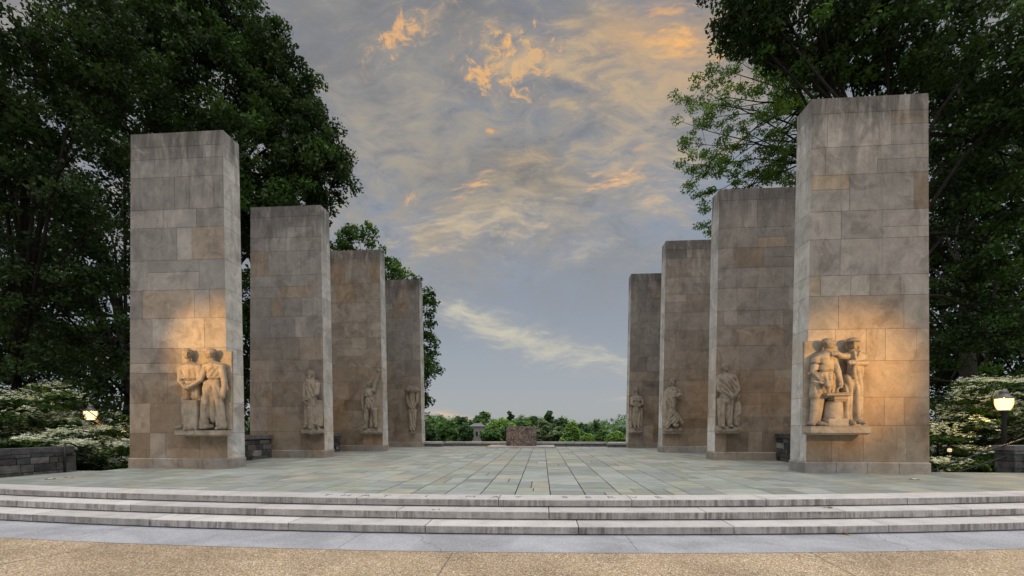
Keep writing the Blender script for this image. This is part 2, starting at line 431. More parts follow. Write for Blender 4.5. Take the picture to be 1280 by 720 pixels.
g = MB()
for i in range(60):
    a, b = -30 + i, -29 + i
    g.add([(a, -40, -.409), (b, -40, -.409), (b, arc_y(b, 61.6), -.409), (a, arc_y(a, 61.6), -.409)], [(0, 1, 2, 3)])
plaza = tag(g.build('plaza', M['gravel']), kind='structure')
g = MB()
for a0 in np.arange(-30.4, 30, 4.1): ring(g, 60.75, 61.72, -.405, a0, a0 + 4.094, 6)
tag(g.build('pavement', M['apron']), kind='structure')
g = MB()
for a, b in ((W(566, 691, 5.66), W(546, 722, 4.73)), (W(1010, 689, 5.7), W(1075, 725, 4.68)), (W(120, 682, 5.9), W(-30, 712, 5.0))):
    a = Vector((a.x, a.y)); b = Vector((b.x, b.y)); d = (b - a).normalized(); b = b + d * 6; n = Vector((-d.y, d.x)) * .007
    a = Vector((a.x, a.y - .06)) if False else a
    g.add([(*(a - n), -.407), (*(b - n), -.407), (*(b + n), -.407), (*(a + n), -.407)], [(0, 1, 2, 3)], (1, 1, 1))
tag(g.build('plaza_joints', m_plain('joint_filler', (.16, .145, .125), .9)), kind='structure')
# ------------------------------------------------------------------ curved steps
def step(rb, rf, zt, zb, seed, lens):
    rnd = random.Random(seed); mb = MB(); x = -17.5 + rnd.random()
    while x < 17.5:
        L = rnd.uniform(*lens); x1 = x + L - .014
        v = rnd.uniform(.88, 1.08); base = rnd.choice([(.52, .505, .50), (.49, .475, .47), (.54, .525, .515), (.46, .45, .445)])
        col = tuple(c * v for c in base)
        prof = [(rb, zt), (rf - .012, zt), (rf - .004, zt - .004), (rf, zt - .013), (rf, zb + .022), (rf - .05, zb + .022), (rf - .05, zb), (rb, zb)]
        prof = [(r - rnd.uniform(0, .004) * (r > rb), z) for r, z in prof]
        nn = 6; vs = []; fs = []
        for i in range(nn + 1):
            xx = x + (x1 - x) * i / nn
            for r, z in prof: vs.append((xx, arc_y(xx, r), z))
        k = len(prof)
        for i in range(nn):
            for j in range(k):
                fs.append((i*k + j, i*k + (j+1) % k, (i+1)*k + (j+1) % k, (i+1)*k + j))
        fs += [tuple(range(k)), tuple(nn*k + j for j in range(k))[::-1]]
        mb.add(vs, fs, col); x += L
    return mb
STEPS = 'curved steps up to the terrace'
top_step = thing('stone_step', 'top curved granite step with a motto cut in its tread', 'step', (0, 7.3, -.135), STEPS)
step(59.50, 60.00, 0, -.135, 1, (2.25, 2.6)).build('tread_stones', M['step'], top_step, off=(0, 7.3, -.135))
tag(step(59.9, 60.40, -.135, -.27, 2, (2.25, 2.6)).build('stone_step', M['step']), 'middle of the three curved granite steps, plain tread', 'step', STEPS)
tag(step(60.3, 60.83, -.27, -.405, 3, (2.2, 2.5)).build('stone_step', M['step']), 'lowest curved granite step, resting on the blue grey pavement', 'step', STEPS)
for chr_, px in zip('THATIMAYSERVE', (402, 428, 455, 480, 532, 588, 620, 648, 706, 735, 763, 792, 822)):
    x = W(px, 621, 7.64).x
    cu = bpy.data.curves.new('letter', 'FONT'); cu.body = chr_; cu.size = .27; cu.align_x = 'CENTER'; cu.align_y = 'CENTER'; cu.extrude = .0015; cu.offset = -.006
    tmp = bpy.data.objects.new('letter', cu); COL.objects.link(tmp)
    bpy.context.view_layer.update()
    me = bpy.data.meshes.new_from_object(tmp.evaluated_get(bpy.context.evaluated_depsgraph_get()))
    bpy.data.objects.remove(tmp); me.materials.clear()
    lo = link('letter', me, M['letter'], top_step)
    lo.location = (x, arc_y(x, 59.76) - 7.3, .137); lo.rotation_euler = (0, 0, math.asin((x - ARC.x) / 60))

# ------------------------------------------------------------------ terrace paving
def build_terrace():
    rnd = random.Random(5)
    mb = MB(); joint = (.022, .022, .02)
    # body under the slabs
    def body(x0, x1, y1):
        n = max(1, int(x1 - x0)); 
        xs = [x0 + (x1 - x0) * i / n for i in range(n + 1)]
        pts = [(x, arc_y(x, 59.51)) for x in xs] + [(x1, y1), (x0, y1)]
        k = len(pts)
        mb.add([(p[0], p[1], -.014) for p in pts] + [(p[0], p[1], -1.9) for p in pts],
               [tuple(range(k))] + [(i, (i+1) % k, (i+1) % k + k, i + k) for i in range(k)], joint)
    body(-12.2, -11.5, 11.2); body(-11.5, 11.5, 27.2); body(11.5, 15.5, 12.5)
    cols = [(0.295, 0.323, 0.287), (0.286, 0.312, 0.303), (0.311, 0.323, 0.262), (0.326, 0.323, 0.267), (0.270, 0.297, 0.297), (0.311, 0.333, 0.307), (0.248, 0.272, 0.251), (0.311, 0.302, 0.257), (0.274, 0.307, 0.267), (0.279, 0.312, 0.297)]
    def slab(x0, x1, ya0, ya1, yb, z):
        j = rnd.uniform(.007, .012); v = rnd.uniform(.82, 1.16); c = tuple(q * v for q in rnd.choice(cols))
        a = (x0 + j, ya0 + j); b_ = (x1 - j, ya1 + j); e = (x1 - j, yb - j); f = (x0 + j, yb - j); h = .005
        P = [a, b_, e, f]; cx = sum(p[0] for p in P) / 4; cy = sum(p[1] for p in P) / 4
        def ins(p): return (p[0] + (h if p[0] < cx else -h), p[1] + (h if p[1] < cy else -h))
        vs = [(p[0], p[1], z - .02) for p in P] + [(p[0], p[1], z - .004) for p in P] + [(*ins(p), z) for p in P]
        mb.add(vs, [(0,1,5,4),(1,2,6,5),(2,3,7,6),(3,0,4,7),(4,5,9,8),(5,6,10,9),(6,7,11,10),(7,4,8,11),(8,9,10,11)], c)
    xs = [1.263]
    while xs[-1] < 15.3:
        xs.append(xs[-1] + (.656 if xs[-1] < 4 else rnd.choice([.5, .6, .656, .75, .9])))
    ls = [1.263]
    while ls[-1] > -12.1:
        ls.append(ls[-1] - (.656 if ls[-1] > -2.6 else rnd.choice([.5, .6, .656, .75, .9])))
    xs = [max(-12.2, x) for x in ls[:0:-1]] + [min(x, 15.5) for x in xs]
    for x0, x1 in zip(xs, xs[1:]):
        if x1 - x0 < .1: continue
        xm = (x0 + x1) / 2
        yend = 11.2 if xm < -11.5 else (27.2 if xm < 11.5 else 12.5)
        ya0, ya1 = arc_y(x0, 59.505), arc_y(x1, 59.505); y = max(ya0, ya1) + rnd.uniform(.3, .8)
        while True:
            if yend - y < .35: y = yend
            # some long slabs are split in two across the column
            z = rnd.uniform(-.0015, .0015)
            if rnd.random() < .12 and x1 - x0 > .6:
                xm2 = x0 + (x1 - x0) * rnd.choice([.5, .42, .58]); ym = ya0 + (ya1 - ya0) * (xm2 - x0) / (x1 - x0)
                slab(x0, xm2, ya0, ym, y, z); slab(xm2, x1, ym, ya1, y, z)
            else: slab(x0, x1, ya0, ya1, y, z)
            if y >= yend: break
            ya0 = ya1 = y; y += rnd.choice([.36, .46, .55, .66, .66, .8, .95, 1.15])
            y = min(y, yend)
    tag(mb.build('terrace', M['slab']), kind='structure')
build_terrace()

# ------------------------------------------------------------------ pylons
Y0, SP, WD, DP, HT, TI, TF = 11.98, 4.353, 3.13, .736, 10.11, .185, .034
GAP = [8.209 - .6634 * k - .0141 * k * k for k in range(4)]
CH = .31                          # height of the base course

def stone_tone(rnd, z, kind):
    u = min(1, max(0, (z - 2.2) / 3.2))
    if kind == 'inner':  # paler inner faces: cleaned stone, plus sky light put into the colour
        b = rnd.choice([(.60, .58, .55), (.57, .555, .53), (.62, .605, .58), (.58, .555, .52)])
    else:
        grey_ = rnd.choice([(.375, .36, .345), (.33, .315, .305), (.405, .385, .365), (.355, .335, .315)])
        tan_ = rnd.choice([(.405, .335, .265), (.37, .30, .235), (.335, .275, .215), (.42, .36, .295), (.30, .245, .195)])
        if rnd.random() < .12: grey_, tan_ = tan_, (.44, .40, .37)
        b = tuple(a * u + c * (1 - u) for a, c in zip(grey_, tan_))
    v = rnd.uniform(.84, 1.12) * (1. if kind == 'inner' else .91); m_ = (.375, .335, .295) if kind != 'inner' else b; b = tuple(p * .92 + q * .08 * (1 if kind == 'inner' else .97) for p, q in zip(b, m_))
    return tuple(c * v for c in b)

def courses(rnd):
    z = CH; out = []
    while z < HT - .45:
        h = rnd.choice([.55, .75, .85, .9, .98])
        if HT - .42 - (z + h) < .35: h = HT - .42 - z
        out.append((z, z + h)); z += h
    out.append((z, HT)); return out

def build_shaft(side, k, root, tint):
    rnd = random.Random(100 + k * 7 + (side > 0)); gp = GAP[k]; y0 = Y0 + k * SP
    def corner(inner, front, z, inset=0.):
        t = z / HT
        x = gp + TI * t + inset if inner else gp + WD - inset
        y = y0 + TF * t + inset if front else y0 + DP - TF * t - inset
        return Vector((side * x, y, z))
    mb = MB(); jc = tuple(c * .62 for c in (.30, .265, .23))
    c8 = [corner(i, f, z, .010) for z in (CH - .02, HT - .012) for (i, f) in ((1, 1), (0, 1), (0, 0), (1, 0))]
    mb.add(c8, [(0,1,5,4),(1,2,6,5),(2,3,7,6),(3,0,4,7),(4,5,6,7)], jc)
    cs = courses(rnd)
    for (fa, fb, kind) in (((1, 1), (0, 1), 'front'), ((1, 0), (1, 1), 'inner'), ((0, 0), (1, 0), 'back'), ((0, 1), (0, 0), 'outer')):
        wid = WD if kind in ('front', 'back') else DP
        for ci, (za, zb) in enumerate(cs):
            joints = [0.]
            if wid > 1:
                x = rnd.uniform(.25, 1.1)
                while x < wid - .22: joints.append(x / wid); x += rnd.choice([.5, .8, 1.1, 1.4, 1.7])
            elif rnd.random() < .45: joints.append(rnd.choice([.35, .6]))
            joints.append(1.)
            for s0, s1 in zip(joints, joints[1:]):
                parts = [(za, zb)]
                if zb - za > .7 and s1 - s0 > .3 and wid > 1 and rnd.random() < .25:
                    zm = za + (zb - za) * rnd.choice([.4, .5, .6]); parts = [(za, zm), (zm, zb)]
                for a, b in parts:
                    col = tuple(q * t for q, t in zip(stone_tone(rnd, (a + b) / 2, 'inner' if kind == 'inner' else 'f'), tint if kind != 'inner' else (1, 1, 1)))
                    j = .0045
                    def pt(s, z, ins):
                        return corner(*fa, z, ins).lerp(corner(*fb, z, ins), s)
                    e0 = 0 if s0 == 0 else j / wid; e1 = 0 if s1 == 1 else j / wid
                    top = 0 if b >= HT - 1e-6 else j
                    q = [(s0 + e0, a + j), (s1 - e1, a + j), (s1 - e1, b - top), (s0 + e0, b - top)]
                    d = rnd.uniform(0, .0025)
                    vs = [pt(s, z, 0) for s, z in q] + [pt(s, z, .012) for s, z in q]
                    mb.add(vs, [(0, 1, 2, 3), (0, 4, 5, 1), (1, 5, 6, 2), (2, 6, 7, 3), (3, 7, 4, 0)], col)
    # top bed
    tp = [corner(i, f, HT, 0) for (i, f) in ((1, 1), (0, 1), (0, 0), (1, 0))]
    mb.add(tp, [(0, 1, 2, 3)], (.20, .19, .18))
    mb.build('shaft', M['pylon'], root, off=root.location)
    # base course, a little proud
    bc = MB(); e = .022
    def ringc(z, o): return [Vector((side * (gp - o), y0 - o, z)), Vector((side * (gp + WD + o), y0 - o, z)), Vector((side * (gp + WD + o), y0 + DP + o, z)), Vector((side * (gp - o), y0 + DP + o, z))]
    lo, hi, tp = ringc(-.03, e), ringc(CH - .03, e), ringc(CH, -.002)
    names = [3, 1, 3, 1]
    for s in range(4):
        a, b = s, (s + 1) % 4
        nst = 4 if s % 2 == 0 else 1
        for q in range(nst):
            u0, u1 = q / nst + (.0015 if q else 0), (q + 1) / nst - (.0015 if q < nst - 1 else 0)
            v = rnd.uniform(.85, 1.1); base = rnd.choice([(.36, .335, .31), (.33, .315, .30), (.37, .32, .27)]); c = tuple(x * v for x in base)
            f = lambda A: [A[a].lerp(A[b], u0), A[a].lerp(A[b], u1)]
            L, Hh, T = f(lo), f(hi), f(tp)
            bc.add([L[0], L[1], Hh[1], Hh[0], T[1], T[0]], [(0, 1, 2, 3), (3, 2, 4, 5)], c)
    bc.build('base_course', M['pylon'], root, off=root.location)

PYL = 'limestone pylons in two rows of four'
PLAB = {
 (-1, 0): 'tall limestone pylon at the front left, carved with two men shaking hands',
 (-1, 1): 'second limestone pylon back on the left, carved with a bearded robed man and a slab',
 (-1, 2): 'third limestone pylon back on the left, carved with a figure raising one arm',
 (-1, 3): 'farthest limestone pylon of the left row, carved with a bowed narrow figure',
 (1, 0): 'tall limestone pylon at the front right, carved with a blacksmith, anvil and companion',
 (1, 1): 'second limestone pylon back on the right, carved with a draped adult and a child',
 (1, 2): 'third limestone pylon back on the right, carved with a robed figure above a kneeling one',
 (1, 3): 'farthest limestone pylon of the right row, carved with a small figure with folded arms'}
TINT = {(-1, 0): (1, 1, 1), (-1, 1): (.92, .90, .89), (-1, 2): (.95, .87, .77), (-1, 3): (.86, .83, .82),  # rear pylons darker: mostly shade put into the tint, partly browner stone
        (1, 0): (1.06, 1.04, 1.0), (1, 1): (.84, .80, .77), (1, 2): (.92, .85, .78), (1, 3): (.80, .76, .73)}
PY = {}
for side in (-1, 1):
    for k in range(4):
        r = thing('stone_pylon', PLAB[side, k], 'pylon', (side * (GAP[k] + WD / 2), Y0 + k * SP + DP / 2, 0), PYL)
        build_shaft(side, k, r, TINT[side, k]); PY[side, k] = r
#SCULPT
# ------------------------------------------------------------------ carved reliefs (one continuous stone surface per figure)
class Sdf:
    """a solid on a grid: x along the wall, y out of the wall, z up"""
    def __init__(s, x0, x1, z0, z1, depth, h):
        s.h = h; s.o = np.array([x0, -.06, z0])
        s.n = [int((x1 - x0) / h) + 3, int((depth + .06) / h) + 3, int((z1 - z0) / h) + 3]
        s.F = np.full(s.n, 1., np.float32)
    def figure(s):
        """close the figure built so far; the next one only touches it"""
        s.fields = getattr(s, 'fields', []) + [s.F]; s.F = np.full(s.n, 1., np.float32)
    def sl(s, lo, hi, pad):
        a = [max(0, int((l - pad - o) / s.h)) for l, o in zip(lo, s.o)]
        b = [min(n, int((q + pad - o) / s.h) + 2) for q, o, n in zip(hi, s.o, s.n)]
        ix = tuple(slice(i, max(i, j)) for i, j in zip(a, b))
        ax = [np.arange(i, max(i, j), dtype=np.float32) * s.h + o for i, j, o in zip(a, b, s.o)]
        return ix, np.meshgrid(*ax, indexing='ij')
    def put(s, ix, d, k):
        A = s.F[ix]; d = d.astype(np.float32); k *= .42
        if k > 0:
            q = np.clip(.5 + .5 * (A - d) / k, 0, 1)
            s.F[ix] = A * (1 - q) + d * q - k * q * (1 - q)
        else: s.F[ix] = np.minimum(A, d)
    def cap(s, a, b, ra, rb, k=.035, flat=1.):
        a = np.array(a, float); b = np.array(b, float); r = max(ra, rb)
        ix, (X, Y, Z) = s.sl(np.minimum(a, b) - r, np.maximum(a, b) + r, .16)
        ab = b - a; L = max((ab ** 2).sum(), 1e-9)
        t = np.clip(((X - a[0]) * ab[0] + (Y - a[1]) * ab[1] + (Z - a[2]) * ab[2]) / L, 0, 1)
        d = np.sqrt((X - a[0] - t * ab[0]) ** 2 + ((Y - a[1] - t * ab[1]) / flat) ** 2 + (Z - a[2] - t * ab[2]) ** 2) - (ra + (rb - ra) * t)
        s.put(ix, d, k)
    def chain(s, pts, rs, k=.035, flat=1.):
        rs = [r * (.86 if r > .1 else .93) for r in rs]
        for a, b, ra, rb in zip(pts, pts[1:], rs, rs[1:]): s.cap(a, b, ra, rb, k, flat)
    def ell(s, c, r, k=.03, rot=0., cut=False):
        r = np.array(r, float); m = max(r)
        ix, (X, Y, Z) = s.sl(np.array(c) - m, np.array(c) + m, .14)
        x, y, z = X - c[0], Y - c[1], Z - c[2]
        if rot: x, z = x * math.cos(rot) + z * math.sin(rot), z * math.cos(rot) - x * math.sin(rot)
        q = np.sqrt((x / r[0]) ** 2 + (y / r[1]) ** 2 + (z / r[2]) ** 2)
        d = (q - 1) * min(r)
        if cut: s.F[ix] = np.maximum(s.F[ix], -d.astype(np.float32))
        else: s.put(ix, d, k)
    def box(s, lo, hi, r=.02, k=.0, rot=0.):
        lo = np.array(lo, float); hi = np.array(hi, float); c = (lo + hi) / 2; e = (hi - lo) / 2 - r
        ix, (X, Y, Z) = s.sl(lo, hi, .14)
        x, y, z = X - c[0], Y - c[1], Z - c[2]
        if rot: x, z = x * math.cos(rot) + z * math.sin(rot), z * math.cos(rot) - x * math.sin(rot)
        qx, qy, qz = abs(x) - e[0], abs(y) - e[1], abs(z) - e[2]
        d = np.sqrt(np.maximum(qx, 0) ** 2 + np.maximum(qy, 0) ** 2 + np.maximum(qz, 0) ** 2) + np.minimum(np.maximum(qx, np.maximum(qy, qz)), 0) - r
        s.put(ix, d, k)
    def folds(s, x0, x1, z0, z1, amp, freq, slant=0., wob=0.):
        """drapery furrows running down a garment"""
        ix, (X, Y, Z) = s.sl((x0, 0, z0), (x1, 1, z1), 0)
        w = np.clip((X - x0) / .05, 0, 1) * np.clip((x1 - X) / .05, 0, 1) * np.clip((Z - z0) / .08, 0, 1) * np.clip((z1 - Z) / .08, 0, 1)
        s.F[ix] += (amp * w * (1.5 - 2.6 * np.abs(np.sin(freq * .5 * (X + slant * Z + wob * np.sin(Z * 5)))) ** .7)).astype(np.float32)
    def band(s, x0, x1, z, th, dep, slant=0.):
        """a belt, hem or cuff line cut into the surface"""
        ix, (X, Y, Z) = s.sl((x0, 0, z - .12), (x1, 1, z + .12), 0)
        w = 1.3 * np.exp(-((Z - z - slant * (X - x0)) / th) ** 2) * np.clip((X - x0) / .02, 0, 1) * np.clip((x1 - X) / .02, 0, 1)
        s.F[ix] += (dep * w).astype(np.float32)
    def mesh(s, name, m, parent, ywall, F=None, origin=None):
        F = (s.F if F is None else F).copy(); F[0] = F[-1] = 1; F[:, :, 0] = 1; F[:, :, -1] = 1; F[:, -1] = 1
        S = F < 0; dims = [n - 1 for n in F.shape]
        pos = np.zeros((*dims, 3), np.float32); cnt = np.zeros(dims, np.float32)
        cs = [(i, j, k) for i in (0, 1) for j in (0, 1) for k in (0, 1)]
        def at(A, c): return A[c[0]:c[0] + dims[0], c[1]:c[1] + dims[1], c[2]:c[2] + dims[2]]
        for a in cs:
            for b in cs:
                if sum(b) - sum(a) == 1 and sum(abs(p - q) for p, q in zip(a, b)) == 1:
                    fa, fb = at(F, a), at(F, b); cr = at(S, a) != at(S, b)
                    t = np.where(cr, fa / np.where(cr, fa - fb, 1), 0)
                    for ax in range(3): pos[..., ax] += np.where(cr, a[ax] + t * (b[ax] - a[ax]), 0)
                    cnt += cr
        mk = cnt > 0; idx = np.full(dims, -1, np.int64); idx[mk] = np.arange(mk.sum())
        ijk = np.argwhere(mk); v = (ijk + pos[mk] / cnt[mk][:, None]) * s.h + s.o
        quads = []
        for ax in range(3):
            u, w = (ax + 1) % 3, (ax + 2) % 3
            lo = [slice(1, -1)] * 3; hi = [slice(1, -1)] * 3; lo[ax] = slice(0, -1); hi[ax] = slice(1, None)
            A, B = S[tuple(lo)], S[tuple(hi)]
            e = np.argwhere(A != B); 
            if not len(e): continue
            flip = A[tuple(e.T)]
            base = e.copy(); base[:, u] += 1; base[:, w] += 1
            def cell(du, dw):
                q = base.copy(); q[:, u] += du; q[:, w] += dw; return idx[tuple(q.T)]
            Q = np.stack([cell(-1, -1), cell(0, -1), cell(0, 0), cell(-1, 0)], 1)
            Q[~flip] = Q[~flip][:, ::-1]; quads.append(Q)
        Q = np.concatenate(quads); Q = Q[(Q >= 0).all(1)]
        wv = np.stack([v[:, 0], ywall - np.maximum(v[:, 1], 0) * 1.06 - np.minimum(v[:, 1], 0), v[:, 2]], 1) - np.array(origin if origin is not None else parent['_w'])
        return np_mesh(name, wv, Q[:, ::-1], None, m, parent, True)

def wallmap(Yw, ox, oy, sc):
    """flat position on a pylon front (x along it, z up) of a point of the survey sketch"""
    def f(cx, cy):
        u = (ox + cx / sc - 640) / FPX
        x = Yw * (u * CY - SY) / (CY + u * SY); zc = -SY * x + CY * Yw
        return CAM.x + x, CAM.z + (HORIZ - oy - cy / sc) / FPX * zc
    return f

def head(S, c, r=.155, face=0., tilt=0., hair='short', y=.205):
    """face: -1 looks along -x, 0 out of the wall, 1 along +x"""
    x, z = c; r *= .93; z += .025; a = face * R(70); dx, dy = math.sin(a), math.cos(a)
    def P(f, u, sd=0.): return (x + dx * f * r + dy * sd * r + tilt * u * r * .4, y + dy * f * r - dx * sd * r, z + u * r)
    S.ell((x, y, z + .12 * r), (r * .80, r * .88, r * .98), .0)
    S.ell(P(.22, -.52), (r * .56, r * .56, r * .50), .05)              # jaw
    S.ell(P(.92, -.10), (r * .17, r * .17, r * .30), .02)              # nose
    S.ell(P(.78, .28), (r * .52, r * .28, r * .13), .03)               # brow
    for sd in (-.32, .32): S.ell(P(.92, .12, sd), (r * .22, r * .22, r * .17), cut=True)
    for sd in (-.33, .33): S.ell(P(.74, .10, sd), (r * .13, r * .13, r * .09), .01)
    S.ell(P(.86, -.46), (r * .24, r * .12, r * .06), .015)             # lips
    S.ell(P(.82, -.80), (r * .2, r * .18, r * .15), .03)               # chin
    for sd in (-.82, .82): S.ell(P(-.02, 0, sd), (r * .16, r * .16, r * .26), .01)
    S.cap((x, y - .02, z - .5 * r), (x - tilt * r * .4, y - .03, z - 1.55 * r), r * .46, r * .52, .03)
    if hair in ('short', 'long', 'beard'):
        S.ell(P(-.18, .42), (r * .90, r * .90, r * .74), .015)
        for i in range(9):
            t = i / 8 * 2 - 1
            S.ell(P(.55 - .5 * abs(t), .85 - .22 * t * t, t * .75), (r * .2, r * .2, r * .16), .01)
    if hair in ('long', 'beard'):
        for sd in (-.8, .8): S.cap(P(-.1, .3, sd), P(-.25, -1.1, sd * .95), r * .3, r * .22, .03)
    if hair == 'beard': S.ell(P(.62, -.95), (r * .42, r * .35, r * .5), .04)
    if hair == 'hat':
        S.ell(P(-.1, .55), (r * 1.02, r * 1.02, r * .62), .01)
        S.ell(P(.2, .32), (r * 1.12, r * 1.12, r * .14), .02)
        for sd in (-.85, .85): S.cap(P(-.1, .3, sd), P(-.2, -.85, sd), r * .26, r * .2, .03)

def hand(S, p, d=(0, 0, -1), r=.05):
    """palm, four unequal curled fingers and a thumb"""
    p = np.array(p, float); d = np.array(d, float); d /= np.linalg.norm(d)
    sd = np.cross(d, (0, 1, 0)); sd /= max(np.linalg.norm(sd), 1e-6)
    q = p + d * r * 1.3
    S.cap(p, q, r * .8, r * .95, .02)
    for i, L in enumerate((1.15, 1.4, 1.3, 1.0)):
        b = q + sd * (i - 1.5) * r * .5
        S.chain([b, b + d * r * L * .8 + np.array((0, .012, 0)), b + d * r * L * 1.3 - np.array((0, .03, 0))], [r * .3, r * .27, r * .22], .008)
    S.chain([p + sd * -r * .7, p + sd * -r * 1.15 + d * r * .9 + np.array((0, .02, 0)), p + sd * -r * .8 + d * r * 1.6], [r * .32, r * .3, r * .24], .01)

def arm(S, sh, el, ha, r=(.105, .082, .055), hd=None):
    S.chain([sh, el, ha], r, .04)
    if hd is not False:
        v = np.array(ha) - np.array(el); hand(S, ha, hd or v, r[2] * .95)

def foot(S, a, dx=0., L=.2):
    S.chain([(a[0], .14, a[1] + .07), (a[0] + dx * .5, .14 + L * .55, a[1] + .05), (a[0] + dx, .14 + L, a[1] + .03)], [.075, .07, .045], .03)

def sculpt_pair_left():
    k = 0; Yw = Y0 + k * SP; c = wallmap(Yw - .15, 200, 420, 5.145); root = PY[-1, 0]
    x0, zb = c(112, 655); x1, zt = c(445, 70)
    root['_w'] = tuple(root.location)
    S = Sdf(x0, x1, zb, zt, .56, .016); D = lambda px, py, y: (c(px, py)[0], y, c(px, py)[1])
    lz = c(0, 604)[1]
    a, b = c(140, 606), c(440, 90); S.box((a[0], -.2, a[1]), (b[0] - .012, .014, b[1]), .006)
    S.figure()
    # man on the left, short coat, legs behind a block
    head(S, c(187, 122), .158, .55, .1, 'short')
    S.chain([D(158, 200, .15), D(205, 196, .17), D(250, 200, .15)], [.125, .17, .12], .06)
    S.chain([D(203, 205, .17), D(200, 270, .17), D(205, 300, .17)], [.185, .165, .165], .06)
    S.chain([D(185, 205, .17), D(178, 285, .15), D(182, 395, .15)], [.16, .135, .15], .06)
    S.chain([D(226, 205, .17), D(232, 285, .15), D(238, 395, .15)], [.16, .13, .14], .06)
    arm(S, D(138, 205, .16), D(150, 290, .24), D(205, 332, .36), (.10, .082, .058), (1, .1, -.15))
    arm(S, D(262, 205, .17), D(275, 290, .26), D(228, 338, .38), (.10, .08, .058), (-1, .1, 0))
    S.band(c(160, 0)[0], c(252, 0)[0], c(0, 286)[1], .022, .03)
    S.folds(c(160, 0)[0], c(270, 0)[0], c(0, 412)[1], c(0, 296)[1], .013, 62, .1, .02)
    S.folds(c(150, 0)[0], c(262, 0)[0], c(0, 285)[1], c(0, 205)[1], .008, 48, .6)
    for x in (160, 250): S.chain([D(x, 400, .13), D(x, 500, .13), D(x - 2, 590, .12)], [.10, .095, .075], .03)
    foot(S, c(156, 597), -.03, .24); foot(S, c(205, 604), 0, .26)
    S.figure()
    a, b = c(181, 606), c(266, 412); S.box((a[0], 0, a[1]), (b[0], .32, b[1]), .02)
    S.folds(a[0], b[0], a[1], b[1] - .1, .004, 60)
    S.figure()
    # man on the right, blouse and wide trousers, one arm hanging
    head(S, c(338, 122), .158, -.9, -.05, 'short')
    S.chain([D(305, 195, .17), D(350, 190, .17), D(398, 196, .15)], [.125, .165, .12], .06)
    S.chain([D(345, 205, .17), D(342, 280, .16), D(345, 310, .15)], [.18, .155, .16], .06)
    S.chain([D(375, 205, .15), D(368, 290, .15)], [.15, .14], .05)
    S.band(c(292, 0)[0], c(398, 0)[0], c(0, 282)[1], .022, .03)
    S.folds(c(290, 0)[0], c(400, 0)[0], c(0, 282)[1], c(0, 205)[1], .010, 46, -.7)
    arm(S, D(398, 205, .15), D(418, 290, .17), D(418, 368, .20), (.10, .085, .06), (0, .1, -1))
    arm(S, D(300, 205, .18), D(285, 285, .28), D(238, 328, .39), (.10, .08, .058), (-1, 0, -.1))
    S.chain([D(318, 310, .17), D(305, 440, .20), D(290, 572, .17)], [.155, .125, .145], .04)
    S.chain([D(365, 310, .15), D(385, 440, .16), D(396, 582, .13)], [.15, .125, .15], .04)
    S.chain([D(330, 330, .14), D(340, 540, .08)], [.12, .1], .04)
    S.folds(c(272, 0)[0], c(420, 0)[0], c(0, 590)[1], c(0, 320)[1], .016, 40, .22, .03)
    foot(S, c(268, 597), -.16, .2); foot(S, c(330, 597), -.12, .24); foot(S, c(392, 600), .02, .2)
    rel = finish(S, root, Yw, 'relief of two standing men clasping hands, one in a short coat', ('base', 'figure:standing man in a short belted coat', 'block', 'figure:standing man in blouse and wide trousers'))
    ledge(root, rel, c(130, 605), c(432, 645), .36, Yw)

def ledge(root, rel, a, b, dep, Yw, name='ledge'):
    mb = MB(); o = Vector((0, 0, 0))
    x0, z1 = a; x1, z0 = b; y = Yw + .01
    ins = .05
    mb.add([(x0 + .01, y, z0), (x1 - .01, y, z0), (x1 - ins, y - dep + .06, z0), (x0 + ins, y - dep + .06, z0),
            (x0, y, z1), (x1, y, z1), (x1, y - dep, z1), (x0, y - dep, z1),
            (x0, y, z0 + .05), (x1, y, z0 + .05), (x1, y - dep, z0 + .05), (x0, y - dep, z0 + .05)],
           [(0,1,2,3),(4,7,6,5),(4,8,11,7),(7,11,10,6),(6,10,9,5),(8,0,3,11),(11,3,2,10),(10,2,1,9)], (1, 1, 1))
    mb.build(name, M['relief'], rel, off=root.location)

